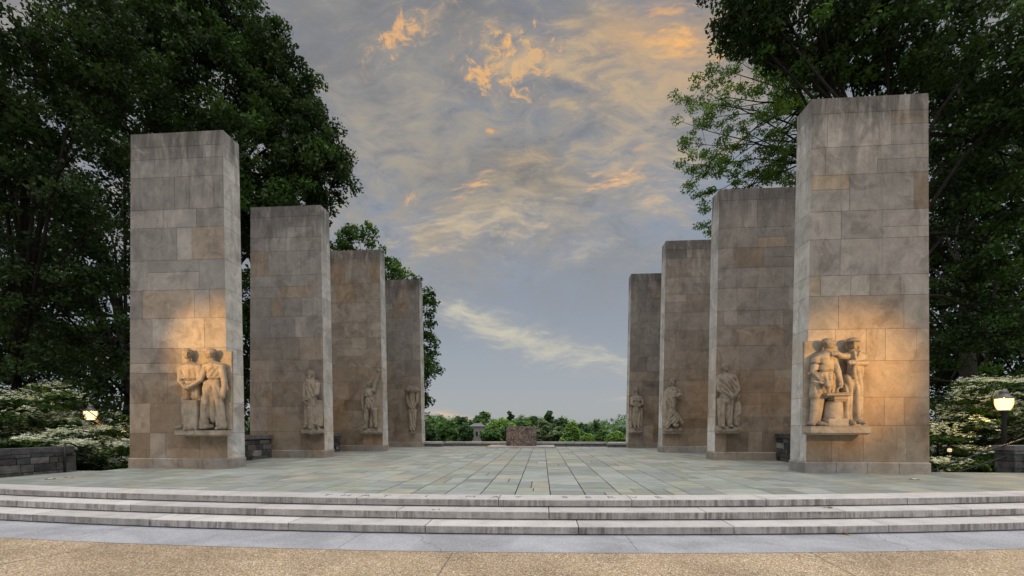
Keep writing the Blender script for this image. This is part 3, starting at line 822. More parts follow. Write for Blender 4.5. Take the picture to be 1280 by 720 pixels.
def sculpt_pair_right():
    k = 0; Yw = Y0; c = wallmap(Yw - .15, 990, 410, 4.8); root = PY[1, 0]; root['_w'] = tuple(root.location)
    x0, zb = c(76, 650); x1, zt = c(465, 40)
    S = Sdf(x0, x1, zb, zt, .58, .016); D = lambda px, py, y: (c(px, py)[0], y, c(px, py)[1])
    a, b = c(90, 592), c(430, 68); S.box((a[0] + .012, -.2, a[1]), (b[0], .014, b[1]), .006)
    S.figure()
    # smith on the left: short sleeves, apron, hammer and tongs
    head(S, c(205, 104), .15, .75, .0, 'short')
    S.chain([D(150, 178, .17), D(190, 165, .18), D(232, 175, .17)], [.12, .16, .115], .06)
    S.chain([D(182, 185, .18), D(185, 250, .17), D(180, 285, .16)], [.18, .15, .165], .06)
    S.chain([D(215, 185, .17), D(215, 260, .16)], [.14, .13], .05)
    arm(S, D(140, 185, .17), D(122, 268, .20), D(150, 328, .36), (.115, .088, .058), (1, .1, -.1))
    S.band(c(104, 0)[0], c(165, 0)[0], c(0, 212)[1], .014, .03, -.2)
    S.cap(D(92, 326, .40), D(180, 342, .40), .026, .026, .008)
    a, b = c(152, 358), c(186, 318); S.box((a[0], .34, a[1]), (b[0], .47, b[1]), .015)
    arm(S, D(240, 185, .18), D(258, 262, .24), D(266, 335, .32), (.105, .08, .052), (-.2, .1, -1))
    S.chain([D(268, 345, .36), D(245, 362, .36), D(230, 392, .36)], [.022, .02, .018], .005)
    S.chain([D(258, 350, .40), D(235, 372, .38), D(240, 393, .38)], [.02, .018, .016], .005)
    S.chain([D(150, 290, .17), D(142, 350, .17), D(138, 408, .16)], [.15, .15, .16], .05)
    S.chain([D(205, 290, .18), D(205, 350, .18), D(200, 400, .16)], [.14, .14, .13], .05)
    S.band(c(112, 0)[0], c(232, 0)[0], c(0, 262)[1], .02, .025)
    S.folds(c(105, 0)[0], c(240, 0)[0], c(0, 415)[1], c(0, 268)[1], .013, 52, .18, .02)
    S.chain([D(140, 415, .16), D(132, 490, .17), D(122, 572, .14)], [.125, .115, .09], .03)
    S.chain([D(172, 415, .14), D(160, 490, .14), D(152, 575, .12)], [.11, .10, .085], .03)
    foot(S, c(112, 584), -.06, .22); foot(S, c(150, 586), .10, .2)
    S.figure()
    # anvil on a stump
    S.chain([D(180, 404, .26), D(240, 406, .26), D(304, 402, .26)], [.055, .085, .075], .02)
    a, b = c(165, 412), c(312, 396); S.box((a[0], .06, a[1]), (b[0], .43, b[1]), .02, .02)
    a, b = c(214, 445), c(300, 412); S.box((a[0], .05, a[1]), (b[0], .38, b[1]), .03, .03)
    S.chain([D(246, 455, .16), D(243, 535, .16)], [.235, .255], .02)
    a, b = c(182, 592), c(304, 540); S.box((a[0], 0, a[1]), (b[0], .38, b[1]), .03, .05)
    S.band(c(180, 0)[0], c(306, 0)[0], c(0, 436)[1], .012, .03)
    S.figure()
    # companion on the right: cap, crossed forearm, open robe, arm on the smith's shoulder
    head(S, c(352, 104), .155, -.35, -.25, 'hat', .22)
    S.chain([D(325, 172, .17), D(370, 162, .18), D(418, 175, .16)], [.12, .165, .125], .06)
    S.chain([D(365, 185, .18), D(368, 250, .17), D(366, 300, .16)], [.185, .165, .165], .06)
    S.chain([D(395, 185, .16), D(390, 290, .15)], [.15, .14], .05)
    arm(S, D(418, 180, .16), D(422, 214, .22), D(338, 218, .36), (.115, .095, .062), (-1, .1, .15))
    arm(S, D(325, 172, .18), D(272, 172, .26), D(240, 160, .34), (.10, .085, .06), (-1, 0, -.1))
    S.cap(D(342, 150, .33), D(352, 232, .36), .035, .028, .02); S.cap(D(376, 150, .33), D(352, 205, .36), .035, .025, .02)
    S.chain([D(342, 235, .33), D(343, 298, .30)], [.05, .04], .02)
    S.chain([D(335, 300, .16), D(325, 430, .17), D(318, 552, .14)], [.14, .12, .13], .04)
    S.chain([D(385, 300, .16), D(388, 430, .17), D(392, 562, .14)], [.145, .125, .13], .04)
    S.chain([D(360, 300, .13), D(355, 548, .06)], [.12, .1], .04)
    S.folds(c(300, 0)[0], c(420, 0)[0], c(0, 565)[1], c(0, 245)[1], .014, 44, .15, .03)
    foot(S, c(335, 578), -.02, .26); foot(S, c(378, 574), .08, .22)
    a, b = c(290, 592), c(425, 576); S.box((a[0], 0, a[1]), (b[0], .32, b[1]), .02, .02)
    rel = finish(S, root, Yw, 'relief of a smith with hammer and tongs at an anvil beside a capped companion', ('base', 'figure:smith in short sleeves and apron', 'anvil', 'figure:capped companion in an open robe'))
    ledge(root, rel, c(80, 588), c(432, 640), .40, Yw)

def rocks(S, D, x0, x1, y0, y1, n, seed, dep=.3):
    rnd = random.Random(seed)
    for i in range(n):
        x = x0 + (x1 - x0) * (i + .5) / n; y = (y0 + y1) / 2 + rnd.uniform(-6, 6)
        p = D(x, y, rnd.uniform(.5, .75) * dep)
        S.ell(p, (rnd.uniform(.10, .17), rnd.uniform(.12, .18), rnd.uniform(.08, .13)), .03, rnd.uniform(-.5, .5))
    a, b = D(x0, y1, 0), D(x1, y0, 0)
    S.box((a[0], -.1, a[2]), (b[0], dep * .8, b[2]), .05, .06)

def start(side, k, ox, oy, sc, box, h=.02, dep=.55):
    Yw = Y0 + k * SP; c = wallmap(Yw - .15, ox, oy, sc); root = PY[side, k]; root['_w'] = tuple(root.location)
    x0, zb = c(box[0], box[3]); x1, zt = c(box[2], box[1])
    S = Sdf(x0, x1, zb, zt, dep, h); D = lambda px, py, y: (c(px, py)[0], y, c(px, py)[1])
    return S, c, D, root, Yw

def finish(S, root, Yw, label, names=('base',)):
    """fields named 'base' make the relief itself, the others its figures and pieces"""
    S.figure(); fs = S.fields; assert len(fs) == len(names), (len(fs), names)
    w = root['_w']; base = None
    for F, n in zip(fs, names):
        if n == 'base': base = F if base is None else np.minimum(base, F)
    rel = tag(S.mesh('relief', M['relief'], root, Yw + .006, base), label)
    for F, n in zip(fs, names):
        if n != 'base':
            nm, _, lb = n.partition(':'); o = S.mesh(nm, M['relief'], rel, Yw + .006, F, w)
            if lb: o['label'] = lb
    return rel

def sculpt_bearded():
    S, c, D, root, Yw = start(-1, 1, 340, 440, 6., (215, 120, 400, 645))
    head(S, c(294, 172), .165, 0, 0, 'beard')
    S.chain([D(268, 232, .17), D(298, 222, .18), D(335, 232, .16)], [.14, .18, .14], .06)
    S.chain([D(300, 245, .18), D(302, 330, .19), D(305, 400, .18)], [.22, .20, .21], .06)
    arm(S, D(343, 238, .18), D(345, 310, .24), D(285, 358, .36), (.125, .11, .06), (-1, 0, -.3))
    arm(S, D(258, 238, .18), D(252, 320, .22), D(268, 372, .34), (.11, .09, .06), (.6, 0, -.8))
    S.cap(D(280, 200, .27), D(286, 340, .33), .05, .04, .03); S.cap(D(318, 200, .27), D(300, 330, .35), .05, .04, .03)
    S.folds(c(250, 0)[0], c(355, 0)[0], c(0, 380)[1], c(0, 230)[1], .014, 42, .3, .04)
    S.figure()
    # robe and the tall slab before him
    S.chain([D(262, 380, .15), D(262, 470, .15), D(262, 565, .14)], [.12, .12, .13], .04)
    a, b = c(272, 560), c(376, 360); S.box((a[0], 0, a[1]), (b[0], .27, b[1]), .05, .03, -.03)
    S.chain([D(300, 420, .2), D(310, 560, .2)], [.2, .17], .05)
    S.ell(D(340, 525, .30), (.09, .06, .14), .03); S.ell(D(340, 525, .37), (.05, .05, .08), cut=True)
    foot(S, c(266, 566), 0, .24); foot(S, c(300, 572), .02, .26)
    S.chain([D(240, 585, .15), D(300, 598, .2), D(355, 592, .18)], [.13, .14, .14], .03)
    S.chain([D(340, 600, .3), D(368, 600, .32), D(376, 575, .32), D(360, 565, .30)], [.05, .05, .045, .04], .02)
    a, b = c(232, 612), c(376, 575); S.box((a[0], -.1, a[1]), (b[0], .3, b[1]), .05, .03)
    finish(S, root, Yw, 'relief of a bearded man in a robe standing behind a tall slab', ('figure:bearded man in a robe', 'base'))

def sculpt_raised():
    S, c, D, root, Yw = start(-1, 2, 430, 440, 6., (115, 105, 288, 635))
    a, b = c(124, 600), c(283, 222); S.box((a[0], -.2, a[1]), (b[0], .016, b[1]), .006)
    S.figure()
    head(S, c(192, 244), .155, .5, .1, 'short')
    S.chain([D(160, 292, .17), D(188, 286, .18), D(222, 286, .17)], [.14, .19, .13], .06)
    S.chain([D(186, 300, .18), D(188, 370, .18), D(192, 410, .18)], [.23, .19, .2], .06)
    arm(S, D(222, 284, .18), D(244, 225, .22), D(264, 160, .24), (.115, .09, .07), (.1, 0, 1))
    S.ell(D(265, 142, .25), (.10, .10, .12), .03)
    arm(S, D(152, 296, .17), D(142, 360, .18), D(146, 412, .22), (.11, .085, .06), (0, 0, -1))
    S.chain([D(175, 400, .18), D(172, 480, .19), D(166, 566, .16)], [.15, .12, .09], .05)
    S.chain([D(212, 400, .20), D(238, 430, .30), D(236, 500, .18), D(240, 560, .15)], [.16, .14, .10, .085], .05)
    S.chain([D(205, 330, .12), D(215, 440, .08), D(200, 560, .05)], [.16, .16, .12], .05)
    S.folds(c(150, 0)[0], c(235, 0)[0], c(0, 560)[1], c(0, 300)[1], .014, 38, .35, .05)
    S.band(c(160, 0)[0], c(225, 0)[0], c(0, 345)[1], .025, .03, .2)
    foot(S, c(166, 572), -.05, .24); foot(S, c(240, 566), .06, .2)
    S.figure()
    rocks(S, D, 128, 278, 572, 616, 6, 4)
    finish(S, root, Yw, 'relief of a striding man raising one arm overhead', ('base', 'figure', 'base'))

def sculpt_bowed():
    S, c, D, root, Yw = start(-1, 3, 430, 440, 6., (445, 250, 590, 625), .022)
    S.chain([D(470, 284, .25), D(515, 282, .36), D(560, 284, .25)], [.17, .24, .16], .06)
    S.ell(D(500, 278, .40), (.20, .2, .2), .05); S.ell(D(540, 280, .36), (.17, .18, .17), .05)
    S.chain([D(515, 300, .2), D(515, 390, .18), D(514, 440, .17)], [.24, .22, .21], .06)
    arm(S, D(472, 300, .2), D(482, 370, .22), D(502, 412, .34), (.11, .09, .065), (1, 0, -.3))
    arm(S, D(555, 300, .2), D(550, 370, .22), D(528, 416, .34), (.11, .09, .065), (-1, 0, -.3))
    S.chain([D(498, 440, .17), D(505, 520, .17), D(508, 585, .15)], [.17, .13, .1], .05)
    S.chain([D(532, 440, .17), D(526, 520, .17), D(522, 585, .15)], [.17, .13, .1], .05)
    S.folds(c(478, 0)[0], c(556, 0)[0], c(0, 585)[1], c(0, 310)[1], .016, 40, .2, .04)
    foot(S, c(508, 588), 0, .24); foot(S, c(528, 590), .03, .26)
    S.ell(D(516, 602, .18), (.2, .2, .1), .03)
    finish(S, root, Yw, 'relief of a narrow figure bowed under a broad weathered load')

def sculpt_adult_child():
    S, c, D, root, Yw = start(1, 1, 760, 430, 4.235, (560, 92, 712, 490))
    head(S, c(620, 127), .165, 0, 0, 'short')
    S.chain([D(592, 180, .17), D(622, 172, .18), D(662, 180, .16)], [.15, .19, .15], .06)
    S.chain([D(620, 195, .18), D(622, 250, .18), D(620, 300, .17)], [.24, .22, .22], .06)
    S.chain([D(655, 190, .15), D(668, 250, .15), D(672, 300, .12)], [.15, .14, .12], .05)
    arm(S, D(585, 190, .18), D(584, 240, .24), D(636, 272, .38), (.13, .10, .065), (1, 0, -.5))
    arm(S, D(670, 190, .16), D(682, 240, .2), D(660, 275, .34), (.125, .10, .06), (-.6, 0, -.6))
    S.cap(D(580, 215, .3), D(655, 275, .36), .07, .05, .04)
    S.folds(c(572, 0)[0], c(680, 0)[0], c(0, 300)[1], c(0, 175)[1], .016, 36, .9, .03)
    S.chain([D(600, 300, .17), D(600, 370, .17), D(604, 432, .14)], [.19, .15, .13], .05)
    S.chain([D(640, 300, .17), D(640, 370, .17), D(642, 432, .14)], [.18, .14, .11], .05)
    S.folds(c(580, 0)[0], c(665, 0)[0], c(0, 435)[1], c(0, 290)[1], .016, 40, .1, .04)
    S.figure()
    head(S, c(680, 284), .115, -.3, 0, 'short', .2)
    S.chain([D(680, 312, .16), D(680, 350, .16), D(678, 375, .15)], [.13, .13, .12], .05)
    arm(S, D(690, 318, .18), D(694, 348, .2), D(686, 372, .26), (.07, .06, .045), False)
    S.chain([D(672, 375, .15), D(670, 425, .14)], [.09, .065], .03); S.chain([D(686, 375, .15), D(686, 425, .14)], [.085, .065], .03)
    foot(S, c(604, 438), -.04, .24); foot(S, c(640, 438), .02, .24); foot(S, c(672, 432), 0, .18)
    S.figure()
    rocks(S, D, 575, 692, 432, 474, 5, 9)
    finish(S, root, Yw, 'relief of a draped adult with a small child at the side', ('figure:draped adult', 'figure:small child', 'base'))

def sculpt_robed_kneeling():
    S, c, D, root, Yw = start(1, 2, 760, 430, 4.235, (283, 165, 402, 492))
    head(S, c(342, 200), .16, 0, 0, 'long')
    S.chain([D(318, 245, .17), D(342, 238, .18), D(370, 245, .16)], [.15, .19, .14], .06)
    S.chain([D(340, 255, .18), D(335, 320, .18), D(330, 380, .16)], [.26, .22, .22], .06)
    arm(S, D(373, 250, .17), D(378, 285, .22), D(352, 278, .4), (.12, .1, .06), (-1, 0, .2))
    S.ell(D(372, 270, .34), (.13, .13, .13), .03)
    arm(S, D(310, 250, .17), D(308, 300, .22), D(330, 330, .34), (.12, .1, .06), (.8, 0, -.4))
    S.chain([D(310, 260, .14), D(303, 350, .13), D(300, 430, .13)], [.15, .15, .14], .05)
    S.folds(c(296, 0)[0], c(380, 0)[0], c(0, 400)[1], c(0, 240)[1], .017, 36, .25, .05)
    S.figure()
    # the kneeling one, back bent over a tapering cloth
    S.chain([D(335, 352, .3), D(360, 385, .3), D(386, 415, .22)], [.10, .15, .11], .04)
    S.chain([D(335, 356, .28), D(320, 400, .26), D(312, 440, .22)], [.10, .14, .12], .04)
    S.ell(D(345, 405, .34), (.17, .15, .22), .04); S.ell(D(352, 430, .38), (.12, .1, .1), .03)
    S.folds(c(305, 0)[0], c(392, 0)[0], c(0, 445)[1], c(0, 350)[1], .016, 40, -.8, .03)
    S.figure()
    rocks(S, D, 293, 388, 438, 476, 4, 12)
    finish(S, root, Yw, 'relief of a long haired robed figure above a kneeling one', ('figure:standing robed figure', 'figure:kneeling figure', 'base'))

def sculpt_folded_arms():
    S, c, D, root, Yw = start(1, 3, 760, 430, 4.235, (100, 218, 200, 485), .022)
    head(S, c(152, 245), .155, 0, 0, 'short')
    S.chain([D(130, 285, .17), D(150, 280, .18), D(172, 285, .17)], [.15, .18, .15], .06)
    S.chain([D(150, 295, .18), D(150, 340, .17), D(150, 352, .17)], [.24, .2, .2], .06)
    arm(S, D(126, 290, .18), D(125, 318, .24), D(152, 328, .38), (.115, .095, .065), (1, 0, 0))
    arm(S, D(176, 290, .18), D(178, 318, .24), D(150, 320, .38), (.115, .095, .065), (-1, 0, 0))
    for x in (138, 164): S.ell(D(x, 297, .31), (.1, .09, .09), .04)
    S.chain([D(142, 355, .17), D(142, 400, .17), D(142, 442, .15)], [.15, .12, .09], .04)
    S.chain([D(160, 355, .17), D(160, 400, .17), D(160, 442, .15)], [.15, .12, .09], .04)
    S.chain([D(124, 340, .1), D(122, 440, .08)], [.11, .13], .04); S.chain([D(176, 340, .1), D(176, 440, .08)], [.1, .1], .04)
    S.folds(c(112, 0)[0], c(186, 0)[0], c(0, 445)[1], c(0, 330)[1], .018, 36, .1, .05)
    foot(S, c(142, 447), -.02, .22); foot(S, c(160, 447), .02, .22)
    S.figure()
    rocks(S, D, 114, 180, 444, 472, 4, 15)
    finish(S, root, Yw, 'relief of a small standing figure with arms folded at the waist', ('figure', 'base'))

for fn in (sculpt_pair_left, sculpt_bearded, sculpt_raised, sculpt_bowed, sculpt_pair_right, sculpt_adult_child, sculpt_robed_kneeling, sculpt_folded_arms): fn()
for r in PY.values():
    if '_w' in r: del r['_w']
# ------------------------------------------------------------------ block, parapet, low walls
t = thing('memorial_block', 'dark veined marble block on a pale plinth in the middle of the terrace end', 'memorial', W(652, 558, 25.2).xy.to_3d())
bx = t.location.x
def bevel_box(name, lo, hi, m, parent, b=.012):
    mb = MB(); mb.box(lo, hi); o = mb.build(name, m, parent)
    bm = bmesh.new(); bm.from_mesh(o.data); bmesh.ops.bevel(bm, geom=bm.edges[:], offset=b, segments=2, affect='EDGES'); bm.to_mesh(o.data); bm.free()
    return o
bevel_box('plinth', (-1.95, -1.25, -.02), (1.95, 1.35, .10), M['concrete'], t)
bevel_box('block', (-.88, -.45, .098), (.88, .55, 1.24), M['marble'], t)

par = thing('parapet', 'long low dark parapet with pale coping across the far end of the terrace', 'wall', (0, 26.4, 0))
mb = MB(); mb.box((-5.2, 26.3, -1.8), (5.2, 26.9, .17), (.16, .16, .17))
for s in (-1, 1): mb.box((s * 6.0 - 1.0, 25.5, -.01), (s * 6.0 + 1.0, 26.9, .17), (.15, .15, .16))
mb.build('parapet_body', M['rubble'], par, off=par.location)
mb = MB()
x = -5.2
while x < 5.15:
    mb.box((x, 26.24, .172), (min(x + 1.3, 5.2) - .006, 26.95, .275), (.40, .40, .41)); x += 1.3
for s in (-1, 1): mb.box((s * 6.0 - .985 if s > 0 else -7.03, 25.44, .172), (7.03 if s > 0 else -5.015, 26.95, .275), (.38, .38, .39))
mb.build('coping', M['concrete'], par, off=par.location)

def rubble_wall(name, label, p0, p1, thick, z0, z1, seed, cap=.16, capcol=(.085, .083, .085), ends=True, group=None, dark=1.):
    """random rubble wall with flat coping; the stones stand a little proud of dark mortar"""
    rnd = random.Random(seed); p0 = Vector(p0); p1 = Vector(p1); L = (p1 - p0).length
    root = thing(name, label, 'wall', (*p0, z0), group)
    u = (p1 - p0).normalized(); n = Vector((-u.y, u.x))
    def T(a, b, z): q = p0 + u * a + n * b; return (q.x - p0.x, q.y - p0.y, z - z0)
    mb = MB()
    def bx(a0, a1, b0, b1, za, zb, col, j=0.):
        vs = [T(a, b, z) for z in (za, zb) for a, b in ((a0, b0), (a1, b0), (a1, b1), (a0, b1))]
        if j:
            c = Vector((0, 0, 0)); 
            for v in vs: c += Vector(v) / 8
            vs = [tuple(Vector(v) + Vector((rnd.uniform(-j, j), rnd.uniform(-j, j), rnd.uniform(-j, j)))) for v in vs]
        mb.add(vs, [(0,3,2,1),(4,5,6,7),(0,1,5,4),(1,2,6,5),(2,3,7,6),(3,0,4,7)], col)
    zt = z1 - cap
    bx(.03, L - .03, .03, thick - .03, z0, zt - .004, (.03, .029, .028))
    z = z0
    while z < zt - .05:
        h = min(rnd.uniform(.12, .24), zt - z - .004)
        for b0, b1 in ((0, .06), (thick - .06, thick)):
            a = 0.
            while a < L - .05:
                w = min(rnd.uniform(.18, .55), L - a); v = rnd.uniform(.55, 1.4) * dark
                col = tuple(q * v for q in rnd.choice([(.10, .098, .10), (.125, .115, .105), (.085, .088, .095), (.14, .135, .13)]))
                if rnd.random() < .06: col = (.30, .29, .29)
                bx(a + .008, a + w - .008, b0 - rnd.uniform(0, .02), b1, z + .008, z + h - .006, col, .006); a += w
        for a0, a1 in ((-.012, .05), (L - .05, L + .012)):
            v = rnd.uniform(.5, 1.1) * dark
            bx(a0, a1, .062, thick - .062, z + .008, z + h - .006, (.11 * v, .108 * v, .108 * v), .006)
        z += h
    mb.build('wall_body', M['rubble'], root)
    mb = MB(); a = 0.
    while a < L - .1:
        w = 1.25 if L - a > 1.8 else L - a; v = rnd.uniform(.85, 1.15)
        bx(a + (-.04 if a == 0 else .004), a + w + (.04 if a + w >= L - .01 else -.004), -.04, thick + .04, zt, z1, tuple(c * v for c in capcol)); a += w
    mb.build('coping', M['rubble'], root)
    return root
LINK = 'low rubble walls linking the pylons'
WL = {(-1, 0): 'low dark rubble wall between the two nearest pylons of the left row', (-1, 1): 'short dark rubble wall behind the second pylon of the left row',
      (1, 0): 'low dark rubble wall between the two nearest pylons of the right row'}
for s in (-1, 1):
    for k in range(3):
        x = s * (GAP[k + 1] + 2.2); 
        if (s, k) not in WL: continue
        a = (x, Y0 + k * SP + DP + .03); b = (x, Y0 + (k + 1) * SP - .03)
        if s > 0: rubble_wall('rubble_wall', WL[s, k], a, b, -.45 * s if False else .45, -.05, .96, 30 + k, capcol=(.10, .098, .10), group=LINK, dark=.8) if False else rubble_wall('rubble_wall', WL[s, k], b, a, .45, -.05, 1.0, 30 + k, capcol=(.10, .098, .10), group=LINK, dark=.8)
        else: rubble_wall('rubble_wall', WL[s, k], a, b, .45, -.05, .93, 40 + k, capcol=(.17, .165, .165), group=LINK)
lw = rubble_wall('rubble_wall', 'grey rubble garden wall with sloping end at the left edge, below white blossom', (-12.0, 11.0), (-12.6, 7.2), -.42, -.3, .70, 51, cap=.15, capcol=(.12, .118, .125))
rw = rubble_wall('rubble_wall', 'grey stone garden wall at the right edge with a lit step light', (14.0, 12.55), (18.5, 13.2), .45, -.3, .73, 52, cap=.13, capcol=(.13, .13, .135))
# step light set in the right wall
sl_ = MB(); sl_.box((.30, -.055, .55), (.72, -.012, .56)); 
fr = MB()
for lo, hi in (((.28, -.07, .50), (.74, -.02, .53)), ((.28, -.07, .69), (.74, -.02, .72)), ((.28, -.07, .53), (.31, -.02, .69)), ((.71, -.07, .53), (.74, -.02, .69))): fr.box(lo, hi)
fo = fr.build('step_light', m_plain('copper_frame', (.20, .09, .04), .5), rw)
pn = MB(); pn.box((.312, -.052, .532), (.708, -.03, .688)); pn.build('glass_pane', M['pane'], fo)
for q in (fo,): q.rotation_euler = (0, 0, math.atan2(.65, 4.5))

# ------------------------------------------------------------------ street lamps
def lamp(label, loc, h, power):
    K = .74
    r = thing('street_lamp', label, 'lamp', loc, 'lit globe lamps beside the terrace')
    mb = MB(); mb.lathe([(.0, 0), (.17, 0), (.17, .06), (.13, .12), (.11, .5), (.085, .62), (.075, h - .62), (.10, h - .58), (.10, h - .53), (.13, h - .50), (.14, h - .46), (.15, h - .425), (0, h - .425)], n=20)
    mb.v = [(x * K, y * K, z) for x, y, z in mb.v]; mb.build('post', M['iron'], r, True)
    mb = MB(); prof = []
    for i in range(15):
        a = i / 14; z = h - .42 + a * .35
        rad = .17 + .10 * math.sin(min(1, a * 1.5) * math.pi / 2) ** .8
        prof.append((rad, z))
    mb.lathe(prof + [(.0, h - .07)], n=28); mb.v = [(x * K, y * K, z) for x, y, z in mb.v]; mb.build('globe', M['globe'], r, True)
    mb = MB(); mb.lathe([(.272, h - .085), (.325, h - .08), (.32, h - .05), (.24, h - .03), (.15, h + .03), (.125, h + .10), (.135, h + .115), (.10, h + .15), (.05, h + .175), (.045, h + .21), (0, h + .22)], n=28)
    mb.v = [(x * K, y * K, z) for x, y, z in mb.v]; mb.build('cap', M['capmetal'], r, True)
    L = bpy.data.lights.new('lamp_glow', 'POINT'); L.energy = power; L.color = (1., .66, .18); L.shadow_soft_size = .05
    o = bpy.data.objects.new('lamp_glow', L); COL.objects.link(o); o.parent = r; o.location = (0, 0, h - .27)
p = W(1255, 500, 12.6); lamp('lit globe lamp on a dark post at the right, in front of white blossom', (p.x, p.y, -1.2), 1.2 + p.z + .12, 90)
p = W(113, 513, 16.6); lamp('lit globe lamp among the blossom at the left, its post half hidden', (p.x, p.y, -1.4), 1.4 + p.z + .05, 130)

# ------------------------------------------------------------------ handrails
def handrail(label, runs, posts, r=.022):
    root = thing('handrail', label, 'handrail', posts[0][0], 'iron handrails at the side stairs')
    o = root.location
    for pts in runs:
        mb = MB(); mb.tube(pts, r, 8); mb.build('rail', M['iron'], root, True, off=o)
    for a, b in posts:
        mb = MB(); mb.tube([a, b], r * 1.25, 8); mb.build('post', M['iron'], root, True, off=o)
A = Vector((-11.93, 10.72, .80)); B = Vector((-12.9, 13.2, -.15)); C_ = Vector((-13.6, 15.0, -1.0))
handrail('dark iron handrail descending beside the left garden wall', [[A, A + Vector((-.02, .15, 0)), B, C_], [A - Vector((0, 0, .28)), A + Vector((-.02, .15, -.28)), B - Vector((0, 0, .3)), C_ - Vector((0, 0, .3))]],
         [((A.x, A.y, 0), tuple(A)), ((B.x, B.y, -1.3), tuple(B))])
A = Vector((14.6, 12.5, 1.08)); B = Vector((12.6, 13.2, .05)); C_ = Vector((11.9, 13.6, -.75))
handrail('dark iron handrail descending beside the right lamp', [[A + Vector((.6, .1, 0)), A, B, C_], [A + Vector((.6, .1, -.32)), A - Vector((0, 0, .32)), B - Vector((0, 0, .32)), C_ - Vector((0, 0, .32))]],
         [((A.x + .3, A.y + .05, .7), (A.x + .3, A.y + .05, 1.08)), ((B.x, B.y, -1.2), tuple(B))])

# ------------------------------------------------------------------ small things on the terrace
def ground_light(label, px, py):
    d = FPX * 1.28 / (py - HORIZ); p = W(px, py, d)
    r = thing('ground_light', label, 'light', (p.x, p.y, .002), 'small lights let into the terrace')
    mb = MB(); mb.lathe([(.09, 0), (.09, .012), (.075, .018), (.06, .018), (.06, .006)], n=20); mb.build('rim', M['capmetal'], r, True)
    mb = MB(); mb.lathe([(.058, .010), (.04, .020), (0, .023)], n=20); mb.build('lens', M['lens'], r, True)
ground_light('small round lit ground light before the front right pylon', 1143, 599.5)
ground_light('small round ground light on the left part of the terrace', 63, 599)
def litter(label, px, py, zl, seed, n=6, sz=.05, cat='leaf litter'):
    rnd = random.Random(seed); d = FPX * (1.28 - zl) / (py - HORIZ); p = W(px, py, d); mb = MB()
    for i in range(n):
        x, y = rnd.gauss(0, sz * 1.6), rnd.gauss(0, sz * .5); a = rnd.uniform(0, 6.3); s = sz * rnd.uniform(.5, 1.1)
        c, q = math.cos(a) * s, math.sin(a) * s
        mb.add([(x - c, y - q, .004), (x + q * .5, y - c * .5, .004 + rnd.uniform(.005, .02)), (x + c, y + q, .006 + rnd.uniform(0, .015)), (x - q * .5, y + c * .5, .004)], [(0, 1, 2, 3)])
    o = mb.build('dead_leaves', M['litter']); o.location = (p.x, p.y, zl + .001)
    tag(o, label, cat, kind='thing')
litter('dry brown leaves on the pavement against the lowest step', 1052, 668, -.405, 1, 9, .05)
litter('dry leaves on the middle step right of centre', 1040, 635.2, -.135, 2, 6, .04)
litter('dark leaf scraps on the terrace near the left wall', 80, 597, 0, 3, 3, .07)
litter('few dry leaves on the lowest step at the right', 1190, 664, -.405, 4, 6, .04)
litter('tiny dry leaf on the top step near the left of centre', 545, 637.4, -.135, 5, 3, .03)

# ------------------------------------------------------------------ trees
def leaves(centres, radii, n_each, size, pal, up=.35, flat=.75, seed=0, wid=.55, jit=.18):
    """diamond leaves in clumps; every clump has its own green"""
    g = np.random.default_rng(seed); N = len(centres)
    cnt = np.maximum(3, (n_each * (radii / radii.mean()) ** 2)).astype(int); idx = np.repeat(np.arange(N), cnt); n = len(idx)
    d = g.normal(size=(n, 3)); d /= np.linalg.norm(d, axis=1)[:, None]
    rr = g.random(n) ** .5
    P = centres[idx] + d * (rr * radii[idx])[:, None] * np.array([1, 1, flat])
    nr = g.normal(size=(n, 3)); nr[:, 2] += up * 2; nr /= np.linalg.norm(nr, axis=1)[:, None]
    a = np.cross(nr, g.normal(size=(n, 3))); a /= np.linalg.norm(a, axis=1)[:, None]; b = np.cross(nr, a)
    s = size * g.uniform(.65, 1.3, n)[:, None]
    droop = np.zeros((n, 3)); droop[:, 2] = -.18 * s[:, 0]
    v = np.stack([P - a * s * .5, P - b * s * wid * .5, P + a * s * .5 + droop, P + b * s * wid * .5], 1).reshape(-1, 3)
    q = np.arange(4 * n).reshape(-1, 4)
    pal = np.array(pal); cc = pal[g.integers(0, len(pal), N)] * g.uniform(.75, 1.25, (N, 1))
    col = cc[idx] * g.uniform(1 - jit, 1 + jit, (n, 1))
    return v, q, col

def lobes_to_clumps(lobes, per, rad, seed, shell=.45):
    g = np.random.default_rng(seed); C = []; Rr = []
    for (c, r) in lobes:
        n = max(4, int(per * r ** 2))
        d = g.normal(size=(n, 3)); d /= np.linalg.norm(d, axis=1)[:, None]
        f = (shell + (1 - shell) * g.random(n) ** .6)
        C.append(np.array(c) + d * (f * r)[:, None] * np.array([1, 1, .9])); Rr.append(g.uniform(.6, 1.35, n) * rad)
    return np.concatenate(C), np.concatenate(Rr)

